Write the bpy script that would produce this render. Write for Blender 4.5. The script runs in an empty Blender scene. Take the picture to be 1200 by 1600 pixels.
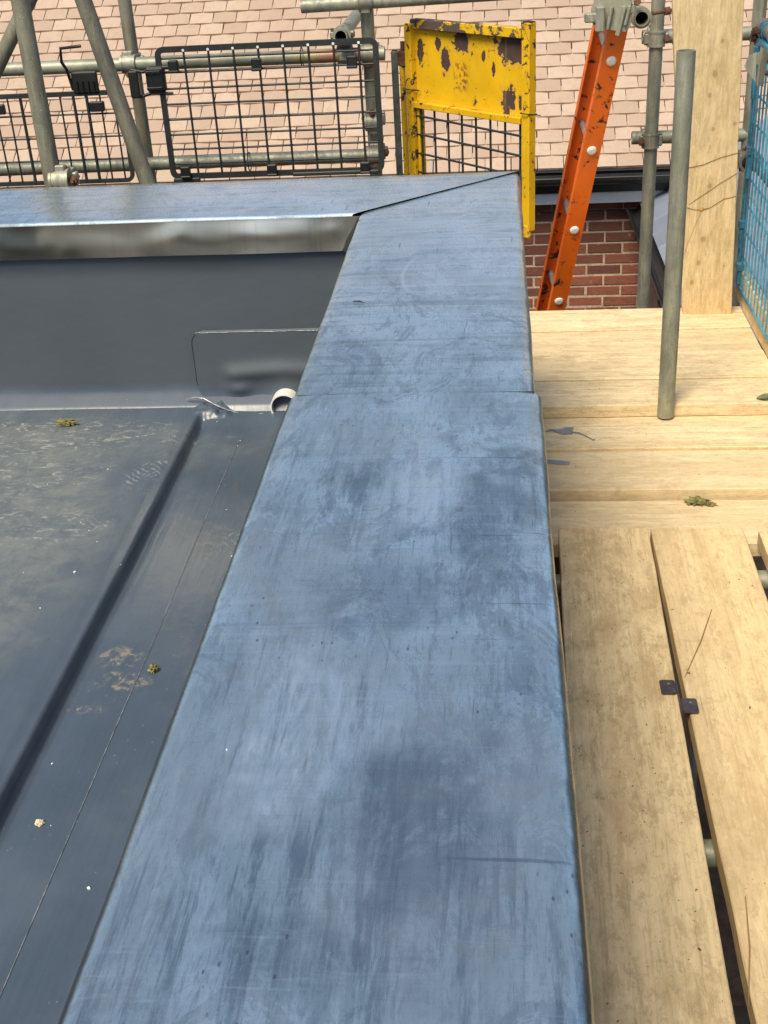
import bpy, math, random
from mathutils import Vector, Matrix, noise as mnoise
random.seed(7)
C = bpy.context.scene.collection
SC = bpy.context.scene
R = math.radians
PI = math.pi
H = 1.5

# ------------------------------------------------------------------ camera
cam_d = bpy.data.cameras.new('camera')
cam = bpy.data.objects.new('camera', cam_d)
C.objects.link(cam)
SC.camera = cam
yaw, pitch, roll, F = -0.10915747, 0.49737638, -0.06013345, 1902.38
cy, sy, cp, sp, cr, sr = math.cos(yaw), math.sin(yaw), math.cos(pitch), math.sin(pitch), math.cos(roll), math.sin(roll)
fwd = Vector((sy*cp, cy*cp, -sp)); rt = Vector((cy, -sy, 0)); up = rt.cross(fwd)
rt2 = cr*rt + sr*up; up2 = -sr*rt + cr*up
mw = Matrix((rt2, up2, -fwd)).transposed().to_4x4()
mw.translation = Vector((0, 0, H))
cam.matrix_world = mw
cam_d.sensor_fit = 'VERTICAL'
cam_d.sensor_height = 24
cam_d.lens = 24*F/1600
cam_d.clip_start = 0.05
cam_d.clip_end = 400

# ------------------------------------------------------------------ sky, sun, exposure
SUN_EL, SUN_AZ = 54, 205      # azimuth clockwise from +Y (behind and left of the camera)
w = bpy.data.worlds.new('World'); SC.world = w; w.use_nodes = True
wn = w.node_tree
bg = wn.nodes['Background']
sky = wn.nodes.new('ShaderNodeTexSky'); sky.sky_type = 'NISHITA'; sky.sun_disc = False
sky.sun_elevation = R(SUN_EL); sky.sun_rotation = R(SUN_AZ)
sky.air_density = 1.0; sky.dust_density = 1.4; sky.ozone_density = 1.0
wn.links.new(sky.outputs[0], bg.inputs[0])
bg.inputs[1].default_value = 0.10
sd = bpy.data.lights.new('sun', 'SUN'); sd.energy = 3.0; sd.angle = R(26); sd.color = (1.0, 0.89, 0.70)
so = bpy.data.objects.new('sun', sd); C.objects.link(so)
sdir = Vector((math.sin(R(SUN_AZ))*math.cos(R(SUN_EL)), math.cos(R(SUN_AZ))*math.cos(R(SUN_EL)), math.sin(R(SUN_EL))))
so.rotation_euler = (-sdir).to_track_quat('-Z', 'Y').to_euler()
so.location = (0, 0, 6)
SC.view_settings.view_transform = 'Standard'
SC.view_settings.look = 'None'
SC.view_settings.gamma = 1
SC.view_settings.use_curve_mapping = False
SC.view_settings.exposure = 0.70

# ------------------------------------------------------------------ mesh helpers
class MB:
    def __init__(s):
        s.v = []; s.f = []; s.sm = []
    def add(s, vs, fs, smooth=False):
        n = len(s.v)
        s.v += [tuple(a) for a in vs]
        s.f += [tuple(i+n for i in f) for f in fs]
        s.sm += [smooth]*len(fs)
        return s
    def box(s, c, size, rot=None, bev=0.0):
        hx, hy, hz = size[0]/2, size[1]/2, size[2]/2
        c = Vector(c)
        M = rot if rot is not None else Matrix.Identity(3)
        if bev <= 0:
            vs = [c + M @ Vector((x*hx, y*hy, z*hz)) for x in (-1, 1) for y in (-1, 1) for z in (-1, 1)]
            fs = [(0,1,3,2), (4,6,7,5), (0,4,5,1), (2,3,7,6), (0,2,6,4), (1,5,7,3)]
            return s.add(vs, fs)
        b = min(bev, hx*.9, hy*.9, hz*.9)
        vs = []; idx = {}
        for x in (-1, 1):
            for y in (-1, 1):
                for z in (-1, 1):
                    for k in range(3):
                        p = Vector((x*(hx-b), y*(hy-b), z*(hz-b)))
                        p[k] += (x, y, z)[k]*b
                        idx[(x, y, z, k)] = len(vs); vs.append(c + M @ p)
        fs = []
        for k in range(3):
            a, d = [q for q in range(3) if q != k]
            for sg in (-1, 1):
                q = []
                for (sa, sdd) in ((-1,-1), (1,-1), (1,1), (-1,1)):
                    t = [0, 0, 0]; t[k] = sg; t[a] = sa; t[d] = sdd
                    q.append(idx[(*t, k)])
                fs.append(tuple(q))
        for k in range(3):       # edges along axis k
            a, d = [q for q in range(3) if q != k]
            for sa in (-1, 1):
                for sdd in (-1, 1):
                    t0 = [0,0,0]; t0[k] = -1; t0[a] = sa; t0[d] = sdd
                    t1 = list(t0); t1[k] = 1
                    fs.append((idx[(*t0, a)], idx[(*t1, a)], idx[(*t1, d)], idx[(*t0, d)]))
        for x in (-1, 1):
            for y in (-1, 1):
                for z in (-1, 1):
                    fs.append((idx[(x,y,z,0)], idx[(x,y,z,1)], idx[(x,y,z,2)]))
        return s.add(vs, fs)
    def rod(s, p0, p1, r, n=10, caps=True, r1=None):
        p0 = Vector(p0); p1 = Vector(p1); r1 = r if r1 is None else r1
        d = (p1-p0).normalized()
        a = d.orthogonal().normalized(); b = d.cross(a)
        vs = []
        for p, q in ((p0, r), (p1, r1)):
            for i in range(n):
                t = 2*PI*i/n
                vs.append(p + q*(math.cos(t)*a + math.sin(t)*b))
        s.add(vs, [(i, (i+1) % n, n+(i+1) % n, n+i) for i in range(n)], True)
        if caps:
            s.add(vs[:n], [tuple(range(n))[::-1]]); s.add(vs[n:], [tuple(range(n))])
        return s
    def pipe(s, p0, p1, ro, ri, n=28, seg=1):
        p0 = Vector(p0); p1 = Vector(p1)
        d = (p1-p0).normalized()
        a = d.orthogonal().normalized(); b = d.cross(a)
        def ring(p, q): return [p + q*(math.cos(2*PI*i/n)*a + math.sin(2*PI*i/n)*b) for i in range(n)]
        for q, inv in ((ro, 0), (ri, 1)):
            vs = ring(p0, q) + ring(p1, q)
            fs = [(i, (i+1) % n, n+(i+1) % n, n+i) for i in range(n)]
            s.add(vs, [f[::-1] for f in fs] if inv else fs, True)
        for p in (p0, p1):
            vs = ring(p, ro) + ring(p, ri)
            s.add(vs, [(i, (i+1) % n, n+(i+1) % n, n+i) for i in range(n)])
        return s
    def path(s, pts, r, n=8, closed=False):
        pts = [Vector(p) for p in pts]
        m = len(pts); vs = []; prev = None
        for i, p in enumerate(pts):
            if closed: d = pts[(i+1) % m]-pts[i-1]
            else: d = pts[min(i+1, m-1)]-pts[max(i-1, 0)]
            d.normalize()
            a = d.orthogonal().normalized() if prev is None else (prev - d*prev.dot(d)).normalized()
            prev = a; b = d.cross(a)
            rr = r[i] if isinstance(r, (list, tuple)) else r
            vs += [p + rr*(math.cos(2*PI*k/n)*a + math.sin(2*PI*k/n)*b) for k in range(n)]
        fs = []
        for i in range(m if closed else m-1):
            j = (i+1) % m
            fs += [(i*n+k, i*n+(k+1) % n, j*n+(k+1) % n, j*n+k) for k in range(n)]
        s.add(vs, fs, True)
        if not closed:
            s.add(vs[:n], [tuple(range(n))[::-1]]); s.add(vs[-n:], [tuple(range(n))])
        return s
    def grid(s, fn, nu, nv, smooth=True):
        vs = [fn(i/nu, j/nv) for j in range(nv+1) for i in range(nu+1)]
        fs = [(j*(nu+1)+i, j*(nu+1)+i+1, (j+1)*(nu+1)+i+1, (j+1)*(nu+1)+i) for j in range(nv) for i in range(nu)]
        return s.add(vs, fs, smooth)
    def prism(s, poly, z0, z1, M=None):
        n = len(poly)
        vs = [Vector((x, y, z0)) for x, y in poly] + [Vector((x, y, z1)) for x, y in poly]
        if M is not None: vs = [M @ v for v in vs]
        s.add(vs, [tuple(range(n))[::-1], tuple(range(n, 2*n))] + [(i, (i+1) % n, n+(i+1) % n, n+i) for i in range(n)])
        return s
    def build(s, name, mat, parent=None):
        me = bpy.data.meshes.new(name)
        o0 = Vector((0, 0, 0)) if parent is None else root_loc(parent)
        me.from_pydata([tuple(Vector(v)-o0) for v in s.v], [], s.f)
        me.polygons.foreach_set('use_smooth', s.sm)
        me.materials.append(mat)
        me.update()
        o = bpy.data.objects.new(name, me); C.objects.link(o)
        if parent is not None: o.parent = parent
        return o

def root_loc(o):
    while o.parent is not None: o = o.parent
    return o.location
def tag(o, label=None, cat=None, group=None, kind=None):
    if label: o['label'] = label
    if cat: o['category'] = cat
    if group: o['group'] = group
    if kind: o['kind'] = kind
    return o
def thing(name, loc, label, cat, group=None):
    o = bpy.data.objects.new(name, None); C.objects.link(o)
    o.location = loc; o.empty_display_size = .1
    return tag(o, label, cat, group)
def rebase(o, loc):          # put the origin of a one-mesh thing at its base
    loc = Vector(loc); o.data.transform(Matrix.Translation(-loc)); o.location = loc; return o
def fb(x, y, z=0.0, s=1.0): return mnoise.noise(Vector((x*s, y*s, z*s)))

# ------------------------------------------------------------------ material helpers
class Mat:
    def __init__(s, name, rough=.6, metal=0.0, spec=.5):
        s.m = bpy.data.materials.new(name); s.m.use_nodes = True
        s.t = s.m.node_tree; s.b = s.t.nodes['Principled BSDF']
        s.b.inputs['Roughness'].default_value = rough
        s.b.inputs['Metallic'].default_value = metal
        s.b.inputs['Specular IOR Level'].default_value = spec
    def n(s, t): return s.t.nodes.new(t)
    def l(s, a, b):
        if hasattr(a, 'is_output'): s.t.links.new(a, b)
        else:
            if b.type == 'RGBA' and not hasattr(a, '__len__'): a = (a, a, a, 1)
            if b.type == 'RGBA' and len(a) == 3: a = (*a, 1)
            b.default_value = a
    def obj(s): return s.n('ShaderNodeTexCoord').outputs['Object']
    def pos(s): return s.n('ShaderNodeNewGeometry').outputs['Position']
    def rnd(s):
        a = s.n('ShaderNodeObjectInfo').outputs['Random']; b = s.n('ShaderNodeNewGeometry').outputs['Random Per Island']
        return s.math('FRACT', s.math('ADD', a, b))
    def shift(s, v, k=37.0):           # per object offset
        c = s.n('ShaderNodeVectorMath'); c.operation = 'ADD'
        m = s.math('MULTIPLY', s.n('ShaderNodeObjectInfo').outputs['Random'], k)
        s.l(v, c.inputs[0]); s.l(m, c.inputs[1]); return c.outputs[0]
    def map(s, v, scale=(1,1,1), loc=(0,0,0), rot=(0,0,0)):
        n = s.n('ShaderNodeMapping'); s.l(v, n.inputs[0]); n.inputs['Scale'].default_value = scale
        n.inputs['Location'].default_value = loc; n.inputs['Rotation'].default_value = rot; return n.outputs[0]
    def noise(s, v, scale=5, detail=4, rough=.55, dist=0.0, col=False):
        n = s.n('ShaderNodeTexNoise'); s.l(v, n.inputs['Vector'])
        n.inputs['Scale'].default_value = scale; n.inputs['Detail'].default_value = detail
        n.inputs['Roughness'].default_value = rough; n.inputs['Distortion'].default_value = dist
        return n.outputs[1 if col else 0]
    def voro(s, v, scale=5, feat='F1', out=0):
        n = s.n('ShaderNodeTexVoronoi'); n.feature = feat; s.l(v, n.inputs['Vector']); n.inputs['Scale'].default_value = scale; return n.outputs[out]
    def wave(s, v, scale, dist=2, detail=2, dscale=1, prof='SIN', dirn='X'):
        n = s.n('ShaderNodeTexWave'); s.l(v, n.inputs['Vector']); n.inputs['Scale'].default_value = scale; n.bands_direction = dirn
        n.inputs['Distortion'].default_value = dist; n.inputs['Detail'].default_value = detail; n.inputs['Detail Scale'].default_value = dscale
        n.wave_profile = prof; return n.outputs[1]
    def math(s, op, a, b=0.0, c=None, clamp=False):
        n = s.n('ShaderNodeMath'); n.operation = op; n.use_clamp = clamp; s.l(a, n.inputs[0]); s.l(b, n.inputs[1])
        if c is not None: s.l(c, n.inputs[2])
        return n.outputs[0]
    def ramp(s, f, lo, hi, a=0.0, b=1.0):     # smooth remap
        n = s.n('ShaderNodeMapRange'); n.interpolation_type = 'SMOOTHSTEP'; s.l(f, n.inputs[0])
        n.inputs[1].default_value = lo; n.inputs[2].default_value = hi; n.inputs[3].default_value = a; n.inputs[4].default_value = b
        return n.outputs[0]
    def mix(s, f, a, b, mode='MIX'):
        n = s.n('ShaderNodeMix'); n.data_type = 'RGBA'; n.blend_type = mode
        s.l(f, n.inputs[0]); s.l(a, n.inputs[6]); s.l(b, n.inputs[7]); return n.outputs[2]
    def sep(s, v):
        n = s.n('ShaderNodeSeparateXYZ'); s.l(v, n.inputs[0]); return n.outputs
    def comb(s, x, y, z):
        n = s.n('ShaderNodeCombineXYZ'); s.l(x, n.inputs[0]); s.l(y, n.inputs[1]); s.l(z, n.inputs[2]); return n.outputs[0]
    def blob(s, v, c, r, jag=.3, jscale=12, soft=.12, rot=0.0):   # irregular patch around c with radii r
        d = s.noise(v, jscale, 4, .6, col=True)
        a = s.n('ShaderNodeVectorMath'); a.operation = 'SUBTRACT'; s.l(v, a.inputs[0]); a.inputs[1].default_value = c
        v2 = a.outputs[0]
        if rot: v2 = s.map(v2, rot=(0, 0, rot))
        m = s.map(v2, scale=(1/r[0], 1/r[1], 1/r[2]))
        q = s.n('ShaderNodeVectorMath'); q.operation = 'MULTIPLY_ADD'; s.l(d, q.inputs[0]); q.inputs[1].default_value = (jag*2,)*3
        k = s.n('ShaderNodeVectorMath'); k.operation = 'SUBTRACT'; s.l(m, k.inputs[0]); k.inputs[1].default_value = (jag,)*3
        s.l(k.outputs[0], q.inputs[2])
        ln = s.n('ShaderNodeVectorMath'); ln.operation = 'LENGTH'; s.l(q.outputs[0], ln.inputs[0])
        return s.ramp(ln.outputs['Value'], 1-soft, 1+soft, 1, 0)
    def maxf(s, *a):
        r = a[0]
        for x in a[1:]: r = s.math('MAXIMUM', r, x)
        return r
    def mul(s, *a):
        r = a[0]
        for x in a[1:]: r = s.math('MULTIPLY', r, x)
        return r
    def out(s, col=None, rough=None, metal=None, bump=None, bstr=.3, bdist=.002, spec=None):
        if col is not None: s.l(col, s.b.inputs['Base Color'])
        if rough is not None: s.l(rough, s.b.inputs['Roughness'])
        if metal is not None: s.l(metal, s.b.inputs['Metallic'])
        if spec is not None: s.l(spec, s.b.inputs['Specular IOR Level'])
        if bump is not None:
            n = s.n('ShaderNodeBump'); n.inputs['Strength'].default_value = bstr; n.inputs['Distance'].default_value = bdist
            s.l(bump, n.inputs['Height']); s.l(n.outputs[0], s.b.inputs['Normal'])
        return s.m

def plain(name, col, rough=.6, metal=0.0, var=.15, sc=30, bs=.2):
    M = Mat(name, rough, metal); v = M.shift(M.obj())
    f = M.noise(v, sc, 5, .6); g = M.noise(v, sc*.2, 3)
    c = M.mix(M.ramp(f, .3, .7), tuple(x*(1-var) for x in col), tuple(min(1, x*(1+var)) for x in col))
    c = M.mix(M.ramp(g, .45, .7, 0, .5), c, tuple(x*(1-2*var) for x in col))
    return M.out(c, bump=f, bstr=bs, bdist=.001)

# ---- lead-grey sheet of the copings
def make_coping(name, near):
    M = Mat(name, .35, .85); p = M.pos(); X, Y, Z = M.sep(p)
    big = M.noise(M.map(p, (1.7, 1.0, 1)), 2.6, 6, .62, .9)
    blk = M.noise(M.map(p, (6, 2.6, 1), loc=(4, 2, 0)), 1.6, 6, .7, .35)
    sx = M.noise(M.map(p, (1.5, 24, 1)), 1.5, 7, .66, .7)      # wiped streaks across the sheet
    syy = M.noise(M.map(p, (38, 2.4, 1), rot=(0, 0, .05)), 1.6, 8, .74, .35)      # brushed streaks along it
    fine = M.noise(M.map(p, (150, 22, 50)), 1.5, 5, .75)
    msk = M.noise(M.map(p, (3, 2, 1), loc=(9, 1, 0)), 1.9, 4, .6)
    spk = M.voro(M.map(p, (1, .45, 1)), 95)
    far = M.ramp(M.math('ADD', Y, M.mul(msk, .8)), 1.75, 2.5)
    t = M.math('ADD', M.mul(big, .6), M.mul(blk, .4))
    t = M.math('ADD', M.mul(t, .8), M.mul(M.noise(M.map(p, (14, 7, 1)), 2.0, 7, .8, .5), .2))
    base = M.mix(M.ramp(t, .42, .57), (.40, .515, .54), (.62, .75, .785))
    base = M.mix(M.mul(M.ramp(sx, .44, .66, 0, .55), M.math('ADD', M.mul(far, .8), .2)), base, (.64, .74, .83))
    base = M.mix(M.mul(M.ramp(sx, .47, .38, 0, .55), M.math('ADD', M.mul(far, .7), .3)), base, (.27, .36, .42))
    vs_ = M.mul(M.ramp(msk, .42, .60), M.math('SUBTRACT', 1, far))
    base = M.mix(M.mul(M.ramp(syy, .50, .58, 0, .62), vs_), base, (.14, .195, .26))
    base = M.mix(M.mul(M.ramp(syy, .46, .38, 0, .45), M.math('SUBTRACT', 1, far)), base, (.56, .67, .76))
    pt = M.noise(M.map(p, (6, 3.4, 1)), 1.3, 8, .78, 1.4)
    base = M.mix(M.ramp(pt, .53, .555, 0, .42), base, (.165, .225, .30))
    pt2 = M.noise(M.map(p, (16, 6, 1), loc=(7, 7, 7)), 1.5, 8, .8, .8)
    base = M.mix(M.ramp(pt2, .54, .57, 0, .30), base, (.18, .24, .31))
    base = M.mix(M.ramp(pt2, .45, .42, 0, .28), base, (.56, .68, .78))
    base = M.mix(M.ramp(fine, .52, .64, 0, .30), base, (.13, .17, .22))
    tn = M.noise(M.map(p, (2, 1.2, 1), loc=(5, 5, 5)), 2.2, 4, .6)
    base = M.mix(M.mul(M.ramp(tn, .44, .62, 0, .5), M.math('SUBTRACT', 1, far)), base, (.50, .53, .50))
    # smears and dark reflections painted in as patches, creases of the sheet
    J = M.ramp(M.noise(M.map(p, (9, 5, 1)), 1.8, 7, .8, .6), .38, .52, .25, 1)
    dark_refl = M.maxf(M.blob(p, (-.01, 1.33, .75), (.055, .15, 1), 1.1, 7, .3), M.blob(p, (-.07, .80, .75), (.07, .12, 1), 1.2, 8, .4),
                M.mul(.8, M.blob(p, (-.16, .66, .75), (.06, .045, 1), 1.2, 10, .4)), M.blob(p, (.0, 1.5, .75), (.05, .05, 1), 1.0, 12, .3),
                M.mul(.8, M.blob(p, (-.12, 1.16, .75), (.09, .08, 1), 1.2, 7, .4)))
    base = M.mix(M.mul(dark_refl, J, .55), base, (.15, .205, .25))
    lw = M.maxf(M.blob(p, (-.20, .95, .75), (.07, .14, 1), 1.1, 9, .4), M.mul(1.0, M.ramp(M.math('ADD', Y, M.mul(X, .6)), 1.9, 2.7, 0, .9)), M.blob(p, (-.1, 1.45, .75), (.05, .12, 1), 1.1, 9, .4))  # pale patches; the far ramp paints in the brighter mirrored sky
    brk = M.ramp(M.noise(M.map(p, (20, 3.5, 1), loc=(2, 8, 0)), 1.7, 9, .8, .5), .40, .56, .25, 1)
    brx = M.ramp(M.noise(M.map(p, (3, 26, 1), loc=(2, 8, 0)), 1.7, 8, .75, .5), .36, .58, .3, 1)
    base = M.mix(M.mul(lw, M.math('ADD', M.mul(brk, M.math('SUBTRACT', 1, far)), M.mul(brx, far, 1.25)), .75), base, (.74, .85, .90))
    drip = M.noise(M.map(p, (60, 3.2, 1), loc=(1, 4, 0)), 1.5, 9, .78, .3)
    base = M.mix(M.mul(M.ramp(drip, .55, .66, 0, .42), M.ramp(M.noise(p, 3.3, 4, .6), .42, .56), M.math('SUBTRACT', 1, far)), base, (.13, .18, .23))
    wip = M.noise(M.map(p, (2.0, 42, 1), loc=(6, 1, 0)), 1.5, 8, .75, .5)
    base = M.mix(M.mul(M.ramp(wip, .54, .66, 0, .28), M.ramp(M.noise(p, 4.1, 3, .6), .45, .55)), base, (.20, .27, .34))
    base = M.mix(M.mul(M.ramp(wip, .45, .34, 0, .28), M.ramp(M.noise(p, 4.7, 3, .6), .45, .55)), base, (.72, .83, .88))
    # long scratches
    sc1 = M.noise(M.map(p, (150, 7, 1), rot=(0, 0, .06)), 1.2, 2, .5)
    sc2 = M.noise(p, 5, 3)
    scr = M.mul(M.ramp(sc1, .66, .72), M.ramp(sc2, .5, .62))
    base = M.mix(M.mul(scr, .55), base, (.09, .11, .14))
    dots = M.mul(M.ramp(spk, .08, .15, 1, 0), M.ramp(M.noise(p, 9, 3), .54, .64))
    base = M.mix(M.mul(dots, .65), base, (.08, .09, .11))
    lines = []
    for (cx, cyy, rx, ry, rot) in ((.012, .757, .052, .0022, 0), (-.005, 1.305, .03, .0012, 0), (.02, 1.15, .04, .0012, 0), (-.015, 1.52, .055, .0012, 0),
                                   (-.30, 2.1, .018, .0028, -.2), (.05, 1.31, .03, .0012, .02)):
        lines.append(M.blob(p, (cx, cyy, .75), (rx, ry, 1), .5, 40, .4, rot))
    base = M.mix(M.mul(M.maxf(*lines), .42), base, (.08, .10, .14))
    rg = M.blob(p, (-.15, 2.36, .75), (.045, .13, 1), .12, 8, .08); rg2 = M.blob(p, (-.144, 2.365, .75), (.044, .13, 1), .12, 8, .08)
    arc = M.mul(M.math('SUBTRACT', rg, rg2, clamp=True), M.ramp(X, -.15, -.17))
    base = M.mix(M.mul(arc, .6), base, (.8, .85, .9))
    chalk = M.mul(M.blob(p, (-.245, 2.06, .75), (.018, .05, 1), .6, 30, .3), M.ramp(M.noise(p, 120, 3), .5, .6))
    chalk2 = M.mul(.6, M.blob(p, (-.095, 1.38, .75), (.004, .055, 1), .4, 20, .7, .35))
    base = M.mix(M.mul(M.maxf(chalk, chalk2), .5), base, (.8, .83, .85))
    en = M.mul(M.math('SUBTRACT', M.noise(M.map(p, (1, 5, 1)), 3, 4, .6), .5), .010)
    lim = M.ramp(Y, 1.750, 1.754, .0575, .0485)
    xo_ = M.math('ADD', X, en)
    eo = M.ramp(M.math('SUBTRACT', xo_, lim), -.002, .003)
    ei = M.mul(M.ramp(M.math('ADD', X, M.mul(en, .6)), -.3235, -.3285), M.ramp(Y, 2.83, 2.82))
    edge_refl = M.math('MAXIMUM', eo, ei)
    base = M.mix(M.mul(edge_refl, .85), base, (.085, .095, .11))  # dark reflection along the rolled edges, painted into the base colour
    ro = M.math('ADD', M.ramp(t, .40, .60, .33, .24), M.ramp(sx, .3, .7, .05, -.05))
    ro = M.math('ADD', ro, M.math('ADD', M.mul(scr, .15), M.math('ADD', M.ramp(pt, .53, .56, 0, .08), M.ramp(syy, .46, .38, 0, .06))))
    ro = M.math('SUBTRACT', ro, M.ramp(Y, 2.80, 2.86, 0, .06))
    ro = M.math('ADD', ro, M.mul(M.ramp(Y, 2.845, 2.834, 0, .5), M.ramp(X, -.30, -.34), M.ramp(Y, 2.80, 2.81)))
    h = M.math('ADD', M.mul(sx, .45), M.math('ADD', M.mul(big, 1.6), M.math('ADD', M.mul(fine, .12), M.mul(pt2, .3))))
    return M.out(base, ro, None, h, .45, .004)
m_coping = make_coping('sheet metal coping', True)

def make_flash():
    M = Mat('bright sheet metal', .2, 1.0); p = M.pos(); X, Y, Z = M.sep(p)
    d = M.noise(M.map(p, (3.5, 1, 5)), 1.4, 2, .4, .3); s2 = M.noise(M.map(p, (55, 1, 3)), 1.5, 3, .5); s3 = M.noise(M.map(p, (14, 1, 60)), 1.5, 4, .7)
    c = M.mix(M.math('ADD', M.ramp(X, -1.25, -.5, 0, .6), M.ramp(d, .4, .6, 0, .4)), (.10, .10, .085), (.72, .66, .52))  # reflection running dark left to bright right is painted into the colour
    c = M.mix(M.ramp(s2, .52, .7, 0, .15), c, (.15, .15, .135))
    c = M.mix(M.ramp(s3, .58, .7, 0, .15), c, (.15, .15, .135))
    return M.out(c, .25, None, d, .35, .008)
m_flash = make_flash()

def make_membrane():
    M = Mat('grey roofing membrane', .42, 0, .5); p = M.pos(); X, Y, Z = M.sep(p)
    n1 = M.noise(p, 4, 5, .6); n2 = M.noise(p, 60, 5, .7); rip = M.noise(M.map(p, (26, 2.0, 1)), 1.2, 3, .5)
    c = M.mix(M.ramp(n1, .35, .7), (.056, .078, .105), (.076, .100, .130))
    c = M.mix(M.ramp(Z, .31, .34), c, M.mix(n1, (.056, .071, .084), (.068, .084, .098)))
    fl = M.ramp(Z, .29, .31, 1, 0)
    # dried silt left by puddles, washed in the middle
    dust = M.maxf(M.blob(p, (-1.15, 2.20, .27), (.32, .62, 1), .45, 4, .35), M.mul(.5, M.blob(p, (-.95, 2.6, .27), (.35, .12, 1), .5, 6, .4)))
    dn = M.noise(p, 13, 6, .75, .5)
    c = M.mix(M.mul(fl, dust, M.ramp(dn, .30, .7, .25, .95)), c, (.165, .18, .17))
    sil = M.mul(fl, M.maxf(M.blob(p, (-1.09, 2.66, .27), (.36, .09, 1), .5, 8, .4), M.mul(.9, M.blob(p, (-1.02, 2.2, .27), (.16, .09, 1), .5, 9, .4)), M.mul(.8, M.blob(p, (-1.15, 2.45, .27), (.2, .16, 1), .5, 8, .5))), M.ramp(M.noise(M.map(p, (1, 2.2, 1)), 22, 8, .82, 1.2), .53, .62))
    c = M.mix(M.mul(sil, .8), c, (.40, .39, .32))
    # tread prints
    tr = M.maxf(M.blob(p, (-.515, 2.18, .25), (.06, .075, 1), .3, 14, .25), M.blob(p, (-.80, 2.42, .27), (.05, .11, 1), .35, 14, .3),
                M.blob(p, (-.88, 2.22, .27), (.06, .05, 1), .35, 14, .3), M.mul(.7, M.blob(p, (-.47, 1.98, .25), (.04, .04, 1), .35, 14, .3)))
    ch = M.wave(M.map(p, rot=(0, 0, .7)), 22, 3.5, 2, 3)
    ch2 = M.wave(M.map(p, rot=(0, 0, -.8)), 22, 3.5, 2, 3)
    sel = M.ramp(M.noise(p, 14, 1), .49, .51)
    c = M.mix(M.mul(fl, tr, M.ramp(M.mix(sel, ch, ch2), .66, .76), M.ramp(n2, .35, .6), M.ramp(M.noise(p, 17, 3, .6), .42, .6), .6), c, (.30, .31, .29))
    # yellow clay smears
    cl = M.mul(fl, M.maxf(M.blob(p, (-.685, 1.75, .25), (.045, .03, 1), .5, 22, .3), M.blob(p, (-.665, 1.68, .25), (.05, .025, 1), .5, 22, .3), M.blob(p, (-.70, 1.60, .25), (.03, .01, 1), .5, 22, .4)), M.ramp(M.noise(p, 38, 8, .85, .4), .49, .60))
    c = M.mix(M.mul(cl, .65), c, (.34, .29, .19))
    br = M.mul(fl, M.ramp(M.noise(M.map(p, (2, 1, 1)), 4.5, 5, .6, 1.5), .56, .70, 0, .45), M.ramp(X, -.66, -.55))
    c = M.mix(br, c, (.125, .12, .105))
    sk = M.mul(M.ramp(M.voro(M.shift(p, 0), 55), .07, .10, 1, 0), M.ramp(M.noise(p, 6, 2), .5, .56), fl)
    c = M.mix(M.mul(sk, .35), c, (.3, .31, .3))
    h = M.math('ADD', M.mul(rip, fl, 1.0), M.math('ADD', M.mul(n1, 1.5), M.mul(n2, .05)))
    ro = M.math('ADD', M.math('ADD', M.ramp(n1, .3, .7, .27, .38), M.ramp(Z, .2715, .278, 0, .32)), M.mul(dust, fl, .35))
    return M.out(c, ro, None, h, .5, .006)
m_memb = make_membrane()

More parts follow.
